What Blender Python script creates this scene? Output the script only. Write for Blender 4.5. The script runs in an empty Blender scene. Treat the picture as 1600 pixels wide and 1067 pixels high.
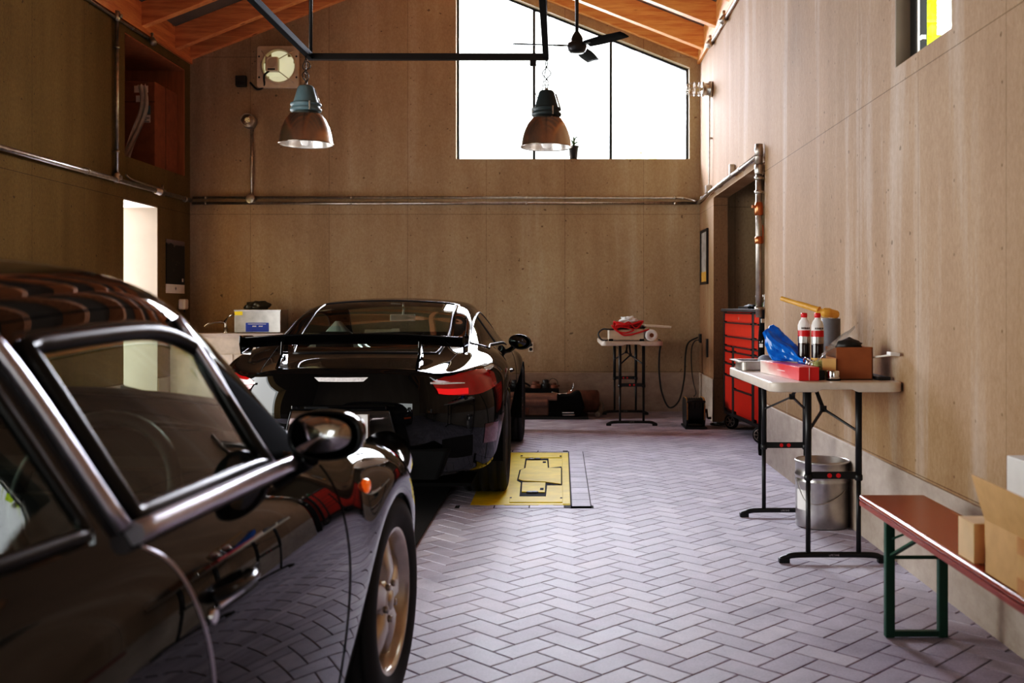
import bpy, bmesh, math, random
from mathutils import Vector, Matrix, noise as mnoise
from mathutils.geometry import tessellate_polygon
from mathutils.bvhtree import BVHTree
random.seed(7)
PI = math.pi
C = bpy.context.scene.collection
CAMZ = 1.22
def at(x, y, D):
    return Vector(((x-876)*D/1600, D, CAMZ-(y-478)*D/1600))

# ------------------------------------------------------------------ materials
class NT:
    def __init__(s, name):
        s.m = bpy.data.materials.new(name); s.m.use_nodes = True
        s.t = s.m.node_tree; s.t.nodes.clear()
        s.out = s.t.nodes.new('ShaderNodeOutputMaterial')
    def n(s, typ, **kw):
        nd = s.t.nodes.new(typ)
        for k, v in kw.items(): setattr(nd, k, v)
        return nd
    def l(s, a, b): s.t.links.new(a, b)
    def math(s, op, a, b=None, c=None, clamp=False):
        nd = s.n('ShaderNodeMath', operation=op, use_clamp=clamp)
        for i, v in enumerate((a, b, c)):
            if v is None: continue
            if isinstance(v, (int, float)): nd.inputs[i].default_value = v
            else: s.l(v, nd.inputs[i])
        return nd.outputs[0]
    def mix(s, f, a, b, blend='MIX'):
        nd = s.n('ShaderNodeMix', data_type='RGBA', blend_type=blend)
        for i, v in ((0, f), (6, a), (7, b)):
            if isinstance(v, (int, float)): nd.inputs[i].default_value = v
            elif isinstance(v, (tuple, list)): nd.inputs[i].default_value = (*v[:3], 1)
            else: s.l(v, nd.inputs[i])
        return nd.outputs[2]
    def ramp(s, f, stops):
        nd = s.n('ShaderNodeValToRGB'); e = nd.color_ramp.elements
        while len(e) < len(stops): e.new(.5)
        for el, (p, c) in zip(e, stops):
            el.position = p; el.color = (*c, 1) if isinstance(c, (tuple, list)) else (c, c, c, 1)
        s.l(f, nd.inputs[0]); return nd.outputs[0]
    def noise(s, vec, scale, detail=4, rough=.55):
        nd = s.n('ShaderNodeTexNoise'); nd.inputs['Scale'].default_value = scale
        nd.inputs['Detail'].default_value = detail; nd.inputs['Roughness'].default_value = rough
        s.l(vec, nd.inputs['Vector']); return nd.outputs[0]
    def bsdf(s, **kw):
        b = s.n('ShaderNodeBsdfPrincipled')
        for k, v in kw.items():
            k = k.replace('_', ' ')
            inp = b.inputs[k]
            if isinstance(v, (int, float)): inp.default_value = v
            elif isinstance(v, (tuple, list)): inp.default_value = (*v[:3], 1) if len(inp.default_value) == 4 else v
            else: s.l(v, inp)
        s.l(b.outputs[0], s.out.inputs[0]); return b
    def bump(s, b, h, strength=.3, dist=.01):
        nd = s.n('ShaderNodeBump'); nd.inputs['Strength'].default_value = strength
        nd.inputs['Distance'].default_value = dist
        s.l(h, nd.inputs['Height']); s.l(nd.outputs[0], b.inputs['Normal'])
    def pos(s): return s.n('ShaderNodeNewGeometry').outputs['Position']
    def obj(s): return s.n('ShaderNodeTexCoord').outputs['Object']
    def scalev(s, v, sc):
        nd = s.n('ShaderNodeVectorMath', operation='MULTIPLY'); s.l(v, nd.inputs[0]); nd.inputs[1].default_value = sc
        return nd.outputs[0]

def mat(name, col, rough=.5, metal=0., var=.12, vscale=12, coat=0., **kw):
    t = NT(name); v = t.obj()
    nz = t.noise(v, vscale, 4)
    d = tuple(c*(1-var) for c in col); u = tuple(min(1, c*(1+var)) for c in col)
    c = t.ramp(nz, [(.3, d), (.7, u)])
    t.bsdf(Base_Color=c, Roughness=rough, Metallic=metal, Coat_Weight=coat, **kw)
    return t.m

def glass_mat(name, tint=(.9, .95, .92), dark=0., ior=1.5):
    """thin pane: clear with a fresnel reflection"""
    t = NT(name)
    tr = t.n('ShaderNodeBsdfTransparent'); tr.inputs[0].default_value = (*tint, 1)
    gl = t.n('ShaderNodeBsdfGlossy'); gl.inputs['Roughness'].default_value = .015
    g = t.n('ShaderNodeNewGeometry'); dt = t.n('ShaderNodeVectorMath', operation='DOT_PRODUCT')
    t.l(g.outputs['Normal'], dt.inputs[0]); t.l(g.outputs['Incoming'], dt.inputs[1])
    c = t.math('SUBTRACT', 1., t.math('ABSOLUTE', dt.outputs['Value']), clamp=True)
    r0 = 2*((ior-1)/(ior+1))**2
    nz = t.noise(t.obj(), 3, 2)
    f = t.math('MULTIPLY', t.math('ADD', r0, t.math('MULTIPLY', t.math('POWER', c, 5.), 1-r0)), t.math('ADD', .9, t.math('MULTIPLY', nz, .2)), clamp=True)
    mx = t.n('ShaderNodeMixShader'); t.l(f, mx.inputs[0]); t.l(tr.outputs[0], mx.inputs[1]); t.l(gl.outputs[0], mx.inputs[2])
    t.l(mx.outputs[0], t.out.inputs[0]); return t.m

def wall_mat(name, axis, uoff, c0, c1, c2, streak):
    t = NT(name); p = t.pos(); sp = t.n('ShaderNodeSeparateXYZ'); t.l(p, sp.inputs[0])
    u = sp.outputs[axis]; z = sp.outputs[2]
    big = t.noise(t.scalev(p, (.9, .9, .55)), 1.0, 5, .6)
    st = t.noise(t.scalev(p, (3.2, 3.2, .30)), 1.0, 4, .55)
    fine = t.noise(t.scalev(p, (1, 1, .6)), 55, 4, .7)
    col = t.ramp(t.math('ADD', t.math('MULTIPLY', big, .55), t.math('MULTIPLY', st, .45)), [(.36, c0), (.5, c1), (.66, c2)])
    col = t.mix(t.math('MULTIPLY', t.ramp(st, [(.56, 0.), (.72, 1.)]), streak), col, (.52, .46, .41))
    col = t.mix(.2, col, t.ramp(fine, [(.3, .0), (.7, .9)]), 'SOFT_LIGHT')
    # sheet joints every .91 m across and 1.82 m up
    ju = t.math('ABSOLUTE', t.math('SUBTRACT', t.math('FRACT', t.math('DIVIDE', t.math('SUBTRACT', u, uoff-9.1), .91)), .5))
    ju = t.math('GREATER_THAN', ju, .5-.0022)
    jz = t.math('ABSOLUTE', t.math('SUBTRACT', t.math('FRACT', t.math('DIVIDE', t.math('SUBTRACT', z, 2.28-18.2), 1.82)), .5))
    jz = t.math('GREATER_THAN', jz, .5-.0013)
    j = t.math('MAXIMUM', ju, jz)
    # screw heads
    def cell(v, off, per):
        return t.math('MULTIPLY', t.math('SUBTRACT', t.math('FRACT', t.math('ADD', t.math('DIVIDE', t.math('SUBTRACT', v, off-per*20), per), .5)), .5), per)
    du = cell(u, uoff+.035, .455); dz = cell(z, 2.28+.06, .3033)
    dd = t.math('SQRT', t.math('ADD', t.math('MULTIPLY', du, du), t.math('MULTIPLY', dz, dz)))
    dot = t.math('LESS_THAN', dd, .0065)
    pit = t.math('GREATER_THAN', t.noise(p, 16, 1), .78)
    k = t.math('MAXIMUM', t.math('MULTIPLY', j, .55), t.math('MULTIPLY', t.math('MAXIMUM', dot, pit), .5))
    col = t.mix(k, col, (.03, .022, .016))
    b = t.bsdf(Base_Color=col, Roughness=.85, Specular_IOR_Level=.12)
    t.bump(b, t.math('SUBTRACT', t.math('MULTIPLY', fine, .3), k), .25, .006)
    return t.m

def concrete_mat(name, c0, c1):
    t = NT(name); p = t.pos()
    a = t.noise(p, 2.2, 6, .65); b_ = t.noise(t.scalev(p, (1, 1, 2)), 9, 5, .7); f = t.noise(p, 70, 3)
    col = t.ramp(t.math('ADD', t.math('MULTIPLY', a, .6), t.math('MULTIPLY', b_, .4)), [(.35, c0), (.62, c1)])
    stain = t.ramp(t.noise(t.scalev(p, (1.3, 1.3, 3)), 1.7, 5, .7), [(.58, 0.), (.75, .7)])
    col = t.mix(stain, col, tuple(c*.8 for c in c0))
    b = t.bsdf(Base_Color=col, Roughness=.8); t.bump(b, f, .2, .004); return t.m

def wood_mat(name, c0, c1, axis=0, scale=1., rough=.5, knots=True):
    t = NT(name); p = t.obj()
    sc = [16, 16, 16]; sc[axis] = 1.1
    g = t.noise(t.scalev(p, tuple(sc)), 1.4*scale, 5, .6)
    g2 = t.noise(t.scalev(p, tuple(s*4 for s in sc)), 1.4*scale, 3, .6)
    col = t.ramp(t.math('ADD', t.math('MULTIPLY', g, .75), t.math('MULTIPLY', g2, .25)), [(.32, c0), (.62, c1)])
    if knots:
        ks = [5, 5, 5]; ks[axis] = 2.2
        vo = t.n('ShaderNodeTexVoronoi'); t.l(t.scalev(p, tuple(ks)), vo.inputs['Vector']); vo.inputs['Scale'].default_value = 1.0
        k = t.ramp(vo.outputs['Distance'], [(.05, .75), (.11, 0.)])
        col = t.mix(k, col, tuple(c*.35 for c in c0))
    t.bsdf(Base_Color=col, Roughness=rough); return t.m

def brick_mat():
    t = NT('paving_brick'); p = t.pos()
    at_ = t.n('ShaderNodeAttribute'); at_.attribute_name = 'tone'; v = at_.outputs['Fac']
    c = t.ramp(v, [(0., (.395, .365, .44)), (.5, (.455, .425, .505)), (1., (.505, .475, .545))])
    m = t.noise(p, 3.2, 5, .65); c = t.mix(.5, c, t.ramp(m, [(.3, .25), (.72, .75)]), 'OVERLAY')
    f = t.noise(p, 120, 3); c = t.mix(.3, c, t.ramp(f, [(.3, .2), (.7, .8)]), 'SOFT_LIGHT')
    r = t.ramp(m, [(.3, .50), (.7, .64)])
    b = t.bsdf(Base_Color=c, Roughness=r, Specular_IOR_Level=.18); t.bump(b, f, .12, .003); return t.m

def paint_mat(name, col, flake=.0, ior=1.55):
    t = NT(name); p = t.obj()
    nz = t.noise(p, 400, 1)
    c = t.ramp(nz, [(.4, col), (.75, tuple(x+flake for x in col))])
    t.bsdf(Base_Color=c, Roughness=.6, Specular_IOR_Level=.0, Coat_Weight=1., Coat_Roughness=.012, Coat_IOR=ior)
    return t.m

def emis(name, col, s):
    t = NT(name); e = t.n('ShaderNodeEmission'); nz = t.noise(t.obj(), 8, 2)
    c = t.ramp(nz, [(.2, tuple(x*.92 for x in col)), (.8, col)]); t.l(c, e.inputs[0]); e.inputs[1].default_value = s
    t.l(e.outputs[0], t.out.inputs[0]); return t.m

M = {}
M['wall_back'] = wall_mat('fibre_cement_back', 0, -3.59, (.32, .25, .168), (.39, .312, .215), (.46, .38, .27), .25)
M['wall_left'] = wall_mat('fibre_cement_left_shaded', 1, .12, (.16, .105, .033), (.195, .13, .045), (.23, .158, .06), .0)  # same sheet as the other walls, with its shade put into a darker colour
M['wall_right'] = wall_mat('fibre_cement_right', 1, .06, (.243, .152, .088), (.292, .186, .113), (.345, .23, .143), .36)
M['reveal'] = mat('pale_plaster', (.28, .232, .185), .85, var=.06, vscale=3)
M['concrete'] = concrete_mat('cast_concrete', (.31, .245, .20), (.45, .375, .315))
M['ceiling'] = concrete_mat('ceiling_board', (.16, .135, .11), (.20, .17, .14))
M['timber'] = wood_mat('larch_rafter', (.62, .235, .085), (.85, .44, .19), 0)
M['timber_y'] = wood_mat('larch_plate', (.58, .215, .075), (.80, .39, .16), 1)
M['ply'] = wood_mat('plywood', (.36, .13, .045), (.50, .20, .075), 2, .6)
M['brick'] = brick_mat()
M['joint'] = mat('joint_sand', (.02, .017, .018), .9, var=.3, vscale=60)
M['black_paint'] = paint_mat('black_car_paint', (.0035, .0033, .0037), .0)
M['dark_paint'] = paint_mat('dark_car_paint', (.009, .009, .0105), .010, 1.47)
M['glass'] = glass_mat('window_pane', (.97, .99, .98))
M['car_glass'] = glass_mat('tinted_car_glass', (.74, .84, .76))
M['car_glass2'] = glass_mat('tinted_coupe_glass', (.60, .66, .60), ior=1.55)
M['rubber'] = mat('black_rubber', (.012, .012, .013), .55)
M['gloss_trim'] = mat('black_trim', (.014, .014, .016), .32)
M['pillar'] = mat('black_pillar', (.005, .005, .006), .9, Specular_IOR_Level=.04)
M['satin_trim'] = mat('sheen_painted_trim', (.60, .58, .66), .28, .7)  # reflected sky is put into the pale lilac base colour
M['tire'] = mat('tyre_rubber', (.014, .013, .013), .7, var=.25)
M['alloy'] = mat('silver_alloy', (.62, .57, .50), .28, .9)
M['dark_alloy'] = mat('dark_alloy', (.10, .10, .10), .3, .9)
M['chrome'] = mat('chrome', (.75, .75, .76), .1, 1.)
M['galv'] = mat('galvanised_steel', (.52, .49, .45), .34, .95, var=.2, vscale=25)
M['steel'] = mat('brushed_steel', (.50, .48, .46), .3, .95, var=.15)
M['steel_dull'] = mat('dull_steel', (.42, .38, .34), .42, .9, var=.25)
M['black'] = mat('black_powder_coat', (.012, .0115, .012), .42)
M['black_matte'] = mat('black_matte', (.009, .009, .009), .85, Specular_IOR_Level=.12)
M['near_black'] = mat('charcoal_plastic', (.025, .023, .022), .5)
M['white_plastic'] = mat('white_plastic', (.72, .66, .58), .45, var=.05)
M['table_top'] = mat('off_white_table_top', (.66, .58, .50), .38, var=.06, vscale=30)
M['white'] = mat('white_card', (.78, .76, .74), .6, var=.05)
M['cream'] = mat('cream_enamel', (.62, .55, .45), .4, var=.08)
M['red'] = mat('red_enamel', (.48, .030, .014), .33, var=.06)
M['red_plastic'] = mat('red_plastic', (.6, .02, .025), .35)
M['red_light'] = mat('red_lens', (.35, .006, .01), .08, coat=1.)
M['red_bright'] = mat('bright_red_lens', (.75, .015, .02), .1, coat=1., Emission_Color=(.9, .01, .02), Emission_Strength=.35)
M['orange_light'] = mat('amber_lens', (.9, .16, .015), .1, coat=1., Emission_Color=(1, .15, .01), Emission_Strength=.25)
M['brake_led'] = mat('clear_brake_lens', (.85, .80, .80), .15, coat=1., var=.2, vscale=60)
M['blue_grey'] = mat('blue_grey_enamel', (.135, .205, .235), .5)
M['dark_blue_grey'] = mat('dark_teal_enamel', (.03, .045, .05), .5)
M['spun'] = mat('spun_aluminium', (.46, .40, .35), .25, .97, var=.12, vscale=5)
M['spun_in'] = mat('polished_reflector', (.85, .82, .80), .25, .8)
M['yellow'] = mat('yellow_lift_paint', (.74, .54, .010), .6, var=.12, vscale=7, Specular_IOR_Level=.2)
M['yellow_label'] = mat('yellow_label', (.85, .66, .03), .5)
M['card'] = mat('corrugated_card', (.62, .36, .16), .75, var=.08, vscale=20)
M['card_light'] = mat('pale_card', (.72, .50, .28), .75, var=.08)
M['card_dark'] = mat('brown_card', (.33, .135, .055), .75, var=.08)
M['tape'] = mat('brown_tape', (.50, .22, .065), .35)
M['carton_old'] = mat('old_brown_carton', (.30, .105, .04), .7, var=.15)
M['bench_top'] = wood_mat('lacquered_bench', (.24, .05, .024), (.31, .072, .036), 1, .7, .2, False)
M['bench_edge'] = mat('red_brown_edge', (.26, .05, .03), .35)
M['green'] = mat('dark_green_enamel', (.008, .065, .035), .4)
M['blue_bag'] = mat('blue_plastic_film', (.012, .20, .80), .14, var=.3, vscale=18, Transmission_Weight=.25)
M['cola'] = mat('dark_bottle', (.02, .008, .008), .12, coat=.5)
M['clear_plastic'] = mat('clear_film', (.75, .76, .76), .15, Transmission_Weight=.7, Alpha=.55)
M['grey_plastic'] = mat('slate_grey_plastic', (.16, .17, .19), .5)
M['yellow_wood'] = wood_mat('yellow_wood', (.62, .30, .06), (.80, .45, .12), 0, 1., .4, False)
M['blue_panel'] = mat('blue_panel', (.03, .07, .38), .4)
M['sponge'] = mat('grey_sponge', (.25, .27, .30), .9)
M['leaf'] = mat('leaf', (.05, .10, .03), .5)
M['hay'] = mat('pale_straw', (.42, .42, .20), .7, var=.4, vscale=50)
M['rust'] = mat('rusty_pad', (.20, .09, .055), .75, var=.35)
M['plastic_brown'] = mat('dusty_brown_plastic', (.22, .13, .095), .5, var=.2)
M['interior'] = mat('black_leather', (.018, .017, .016), .55)
M['silver_cloth'] = mat('silver_sunshade', (.62, .64, .64), .35, .4)
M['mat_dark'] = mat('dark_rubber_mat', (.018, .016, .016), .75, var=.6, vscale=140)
M['dark_mirror'] = mat('dark_mirror', (.10, .10, .11), .06, 1.)
M['dark_red'] = mat('dark_red_reflector', (.10, .003, .005), .12, coat=1.)
M['recess'] = mat('polished_recess', (.55, .46, .40), .07, .95)
# ------------------------------------------------------------------ mesh helpers
WM = {}
def thing(name, label, cat, loc=(0, 0, 0), rotz=0, group=None):
    o = bpy.data.objects.new(name, None); C.objects.link(o); o.empty_display_size = .1
    o.location = loc; o.rotation_euler = (0, 0, rotz); o['label'] = label; o['category'] = cat
    if group: o['group'] = group
    WM[o.name] = Matrix.Translation(Vector(loc)) @ Matrix.Rotation(rotz, 4, 'Z')
    return o
def tag(o, label, cat, group=None, kind=None):
    o['label'] = label; o['category'] = cat
    if group: o['group'] = group
    if kind: o['kind'] = kind
    return o
def root_of(o):
    while o.parent: o = o.parent
    return o
def copy_tree(o, parent=None):
    c = o.copy(); C.objects.link(c); c.parent = parent
    for ch in list(o.children): copy_tree(ch, c)
    return c
def crv(pts, n=8, closed=False):
    P = [Vector(p) for p in pts]; out = []; m = len(P)
    rng = range(m if closed else m-1)
    for i in rng:
        if closed: a, b, c, d = P[(i-1) % m], P[i], P[(i+1) % m], P[(i+2) % m]
        else: a, b, c, d = P[max(i-1, 0)], P[i], P[i+1], P[min(i+2, m-1)]
        for k in range(n):
            t = k/n
            out.append(.5*((2*b)+(c-a)*t+(2*a-5*b+4*c-d)*t*t+(3*b-a-3*c+d)*t*t*t))
    if not closed: out.append(P[-1])
    return out
def frame(d):
    d = d.normalized(); u = Vector((0, 0, 1)) if abs(d.z) < .95 else Vector((1, 0, 0))
    a = d.cross(u).normalized(); return a, a.cross(d).normalized()
class MB:
    def __init__(s): s.v = []; s.f = []; s.sm = []; s.X = None
    def add(s, vs, fs, smooth=False):
        b = len(s.v)
        for v in vs:
            v = Vector(v); s.v.append(s.X @ v if s.X else v)
        for f in fs: s.f.append([b+i for i in f]); s.sm.append(smooth)
        return s
    def box(s, c, d, rz=0, rx=0, ry=0):
        R = Matrix.Translation(Vector(c)) @ Matrix.Rotation(rz, 4, 'Z') @ Matrix.Rotation(rx, 4, 'X') @ Matrix.Rotation(ry, 4, 'Y')
        vs = [R @ Vector((x*d[0]/2, y*d[1]/2, z*d[2]/2)) for x in (-1, 1) for y in (-1, 1) for z in (-1, 1)]
        return s.add(vs, [(0, 1, 3, 2), (4, 6, 7, 5), (0, 4, 5, 1), (2, 3, 7, 6), (0, 2, 6, 4), (1, 5, 7, 3)])
    def bb(s, x0, x1, y0, y1, z0, z1): return s.box(((x0+x1)/2, (y0+y1)/2, (z0+z1)/2), (x1-x0, y1-y0, z1-z0))
    def bar(s, p, q, w, h=None, roll=0):
        p, q = Vector(p), Vector(q); h = h or w; a, b = frame(q-p)
        vs = [o+a*i*w/2+b*j*h/2 for o in (p, q) for i, j in ((-1, -1), (1, -1), (1, 1), (-1, 1))]
        return s.add(vs, [(3, 2, 1, 0), (4, 5, 6, 7)]+[(i, (i+1) % 4, 4+(i+1) % 4, 4+i) for i in range(4)])
    def tube(s, pts, r, n=10, caps=True, closed=False):
        pts = [Vector(p) for p in pts]; m = len(pts); vs = []; fs = []; a = None
        for i, p in enumerate(pts):
            if closed: d = pts[(i+1) % m]-pts[i-1]
            else: d = pts[min(i+1, m-1)]-pts[max(i-1, 0)]
            if d.length < 1e-9: d = Vector((0, 0, 1))
            d.normalize()
            if a is None: a, b = frame(d)
            else:
                a = a-d*a.dot(d)
                if a.length < 1e-6: a, b = frame(d)
                a.normalize(); b = a.cross(d)
            rr = r[i] if isinstance(r, (list, tuple)) else r
            vs += [p+(a*math.cos(2*PI*k/n)+b*math.sin(2*PI*k/n))*rr for k in range(n)]
        for i in range(m if closed else m-1):
            j = (i+1) % m
            fs += [(i*n+k, i*n+(k+1) % n, j*n+(k+1) % n, j*n+k) for k in range(n)]
        s.add(vs, fs, True)
        if caps and not closed: s.add(vs[:n], [tuple(range(n))]); s.add(vs[-n:], [tuple(range(n-1, -1, -1))])
        return s
    def cyl(s, p, q, r, n=20, r2=None): return s.tube([p, q], [r, r if r2 is None else r2], n)
    def lathe(s, prof, o=(0, 0, 0), ax=(0, 0, 1), n=28, smooth=True, caps=False):
        o = Vector(o); ax = Vector(ax).normalized(); a, b = frame(ax); vs = []; m = len(prof)
        for r, h in prof: vs += [o+ax*h+(a*math.cos(2*PI*k/n)+b*math.sin(2*PI*k/n))*r for k in range(n)]
        fs = [(i*n+k, i*n+(k+1) % n, (i+1)*n+(k+1) % n, (i+1)*n+k) for i in range(m-1) for k in range(n)]
        s.add(vs, fs, smooth)
        if caps: s.add(vs[:n], [tuple(range(n-1, -1, -1))]); s.add(vs[-n:], [tuple(range(n))])
        return s
    def prism(s, loops, f, d):
        """loops of 2-D points (first outer, others holes) mapped by f, pushed along d"""
        d = Vector(d); flat = [f(*p) for L in loops for p in L]; L3 = [[Vector((p[0], p[1], 0)) for p in L] for L in loops]
        tri = tessellate_polygon(L3); n = len(flat); vs = [Vector(v) for v in flat]+[Vector(v)+d for v in flat]
        fs = [tuple(t) for t in tri]+[tuple(n+i for i in reversed(t)) for t in tri]
        b = 0
        for L in loops:
            m = len(L); fs += [(b+i, b+(i+1) % m, n+b+(i+1) % m, n+b+i) for i in range(m)]; b += m
        return s.add(vs, fs)
    def blob(s, c, sz, seed=0, amp=.25, fr=2., sub=3, cut=None):
        bm = bmesh.new(); bmesh.ops.create_icosphere(bm, subdivisions=sub, radius=1)
        vs = []
        for v in bm.verts:
            p = v.co.copy(); k = 1+amp*mnoise.noise(p*fr+Vector((seed*3.1, seed*1.7, seed)))+amp*.5*mnoise.noise(p*fr*2.7+Vector((seed, 9, 2)))
            p = Vector((p.x*sz[0]*k, p.y*sz[1]*k, p.z*sz[2]*k))
            if cut is not None: p.z = max(p.z, cut)
            vs.append(p+Vector(c))
        fs = [tuple(v.index for v in f.verts) for f in bm.faces]; bm.free()
        return s.add(vs, fs, True)
    def build(s, name, m, parent=None, bevel=0, seg=2, local=False, base=None, autosm=False):
        vs = s.v; org = Vector((0, 0, 0))
        if parent is not None:
            if not local:
                inv = WM[root_of(parent).name].inverted(); vs = [inv @ v for v in vs]
        elif vs:
            lo = [min(v[i] for v in vs) for i in range(3)]; hi = [max(v[i] for v in vs) for i in range(3)]
            org = Vector(base) if base else Vector(((lo[0]+hi[0])/2, (lo[1]+hi[1])/2, lo[2]))
            vs = [v-org for v in vs]
        me = bpy.data.meshes.new(name); me.from_pydata([tuple(v) for v in vs], [], s.f)
        me.polygons.foreach_set('use_smooth', s.sm); me.materials.append(m)
        bm = bmesh.new(); bm.from_mesh(me); bmesh.ops.remove_doubles(bm, verts=bm.verts, dist=1e-6)
        bmesh.ops.recalc_face_normals(bm, faces=bm.faces); bm.to_mesh(me); bm.free(); me.update()
        o = bpy.data.objects.new(name, me); C.objects.link(o); o.location = org
        if parent is not None: o.parent = parent
        if bevel:
            b = o.modifiers.new('bevel', 'BEVEL'); b.width = bevel; b.segments = seg; b.limit_method = 'ANGLE'; b.angle_limit = math.radians(40)
        return o
def struct(o, label=None):
    o['kind'] = 'structure'
    if label: o['label'] = label
    return o
def rrect(x0, x1, y0, y1, r, n=5):
    out = []
    for cx, cy, a in ((x1-r, y1-r, 0), (x0+r, y1-r, 90), (x0+r, y0+r, 180), (x1-r, y0+r, 270)):
        for i in range(n+1):
            t = math.radians(a+90*i/n); out.append((cx+r*math.cos(t), cy+r*math.sin(t)))
    return out
def text_part(body, size, M4, m, parent, name='lettering', depth=.0006, align='CENTER'):
    cu = bpy.data.curves.new('t', 'FONT'); cu.body = body; cu.size = size; cu.align_x = align; cu.align_y = 'CENTER'; cu.extrude = depth
    o = bpy.data.objects.new('t', cu); C.objects.link(o)
    me = bpy.data.meshes.new_from_object(o.evaluated_get(bpy.context.evaluated_depsgraph_get()))
    bpy.data.objects.remove(o); mb = MB(); mb.add([M4 @ v.co for v in me.vertices], [tuple(p.vertices) for p in me.polygons])
    bpy.data.meshes.remove(me)
    return mb.build(name, m, parent)
def basis(o, x, y):
    """matrix taking text x to x, text y to y"""
    x = Vector(x).normalized(); y = Vector(y).normalized(); z = x.cross(y)
    R = Matrix((x, y, z)).transposed().to_4x4(); return Matrix.Translation(Vector(o)) @ R

# ------------------------------------------------------------------ setting
XL, XR, YB, YF = -4.29, 1.61, 11.85, -2.6
EZ, SL, RX = 4.30, .39, -1.34         # eave height of the ceiling boards, slope, ridge x
def ceilz(x): return EZ+SL*((x-XL) if x < RX else (XR-x))

# floor of herringbone bricks, 213 x 105 mm module at 45 degrees
def floor():
    L, W = .213, .1065; g = .0044; h = .006; r2 = math.sqrt(.5); ch = .0025
    U = Vector((r2, r2)); V = Vector((-r2, r2)); P0 = Vector((.589, 5.497))
    pl = (-.585, .085, 6.27, 8.55)    # lift plate frame
    ex = [(-.62, .17, 6.17, 8.55), (-4.6, -.735, 2.9, 8.7)]
    vs, fs, tone = [], [], []
    def brick(c, lu, lv, u, v, up=0.):
        b = len(vs); t = random.random()
        for (i, k, z) in ((0, 0, -.012), (0, 0, -ch), (ch, ch, 0)):
            a, bb = lu/2-g/2-i, lv/2-g/2-k
            for su, sv in ((-1, -1), (1, -1), (1, 1), (-1, 1)):
                p = c+u*su*a+v*sv*bb; vs.append((p.x, p.y, z+up))
        for k in (0, 4):
            for i in range(4): fs.append((b+k+i, b+k+(i+1) % 4, b+k+4+(i+1) % 4, b+k+4+i)); tone.append(t)
        fs.append((b+8, b+9, b+10, b+11)); tone.append(t)
    def inside(c, lu, lv, u, v):
        cs = [c+u*sx*lu/2+v*sy*lv/2 for sx in (-1, 1) for sy in (-1, 1)]
        return any(all(a < p.x < b and q < p.y < d for p in cs) for a, b, q, d in ex)
    for i in range(-36, 34):
        for k in range(-62, 62):
            # lattice: (W,W) back-front, (L,-L) across
            base = P0 + Vector((i*L*2*r2, k*W*2*r2))
            for (cu, cv, lu, lv) in ((L/2, W/2, L, W), (L-W/2, -L/2, W, L)):
                # R: u 0..L, v 0..W ; D: u L-W..L, v -L..0 ; measured so that u=L, v=0 is the peak
                c = base + U*(cu-L) + V*cv
                if not (-4.75 < c.x < XR+.14 or (c.x < 3.4 and 7.6 < c.y < 11.2)): continue
                if not (YF-.1 < c.y < YB+.05) or c.x > 3.4: continue
                if inside(c, lu, lv, U, V): continue
                brick(c, lu, lv, U, V)
    # straight border of bricks round the lift plate
    x1 = .066; y = 8.57-.106
    while y > 6.2:
        brick(Vector((x1+.06, y)), .118, .212, Vector((1, 0)), Vector((0, 1)), .003); y -= .213
    for yy in (6.215, 8.59):
        x = -.51
        while x < .1: brick(Vector((x, yy)), .212, .085, Vector((1, 0)), Vector((0, 1)), .003); x += .213
    me = bpy.data.meshes.new('floor'); me.from_pydata(vs, [], fs); me.materials.append(M['brick']); me.materials.append(M['joint'])
    a = me.attributes.new('tone', 'FLOAT', 'FACE'); a.data.foreach_set('value', tone)
    bm = bmesh.new(); bm.from_mesh(me)
    q = [bm.verts.new(p) for p in ((-4.8, YF-.2, -.006), (3.6, YF-.2, -.006), (3.6, YB+.1, -.006), (-4.8, YB+.1, -.006))]
    f = bm.faces.new(q); f.material_index = 1
    for x0_, x1_, y0_, y1_ in ((.062, .188, 6.17, 8.575), (-.64, .2, 6.17, 6.26), (-.64, .062, 8.54, 8.635)):
        q = [bm.verts.new(p) for p in ((x0_, y0_, .0012), (x1_, y0_, .0012), (x1_, y1_, .0012), (x0_, y1_, .0012))]
        f = bm.faces.new(q); f.material_index = 1
    bm.to_mesh(me); bm.free()
    o = bpy.data.objects.new('floor', me); C.objects.link(o); struct(o, 'grey herringbone brick paving')
floor()

# walls
mb = MB(); mb.prism([[(XL, -.05), (XR, -.05), (XR, ceilz(XR)), (RX, ceilz(RX)), (XL, ceilz(XL))],
                     [(-1.21, 2.92), (1.49, 2.92), (1.49, 3.98), (-1.21, 5.05)]], lambda x, z: (x, YB, z), (0, .22, 0))
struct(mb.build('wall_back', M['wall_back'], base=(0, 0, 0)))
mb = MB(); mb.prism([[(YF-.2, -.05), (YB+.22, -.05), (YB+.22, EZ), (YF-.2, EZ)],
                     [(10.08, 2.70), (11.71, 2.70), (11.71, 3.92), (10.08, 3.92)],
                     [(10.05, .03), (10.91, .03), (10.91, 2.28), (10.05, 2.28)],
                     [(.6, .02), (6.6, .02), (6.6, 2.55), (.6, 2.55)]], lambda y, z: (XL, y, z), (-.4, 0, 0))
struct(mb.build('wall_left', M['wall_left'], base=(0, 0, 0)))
mb = MB(); mb.prism([[(YF-.2, -.05), (YB+.22, -.05), (YB+.22, EZ), (YF-.2, EZ)],
                     [(8.08, -.04), (10.78, -.04), (10.78, 2.36), (8.08, 2.36)],
                     [(4.22, 2.365), (4.93, 2.365), (4.93, 3.65), (4.22, 3.65)]], lambda y, z: (XR, y, z), (.15, 0, 0))
struct(mb.build('wall_right', M['wall_right'], base=(0, 0, 0)))
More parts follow.
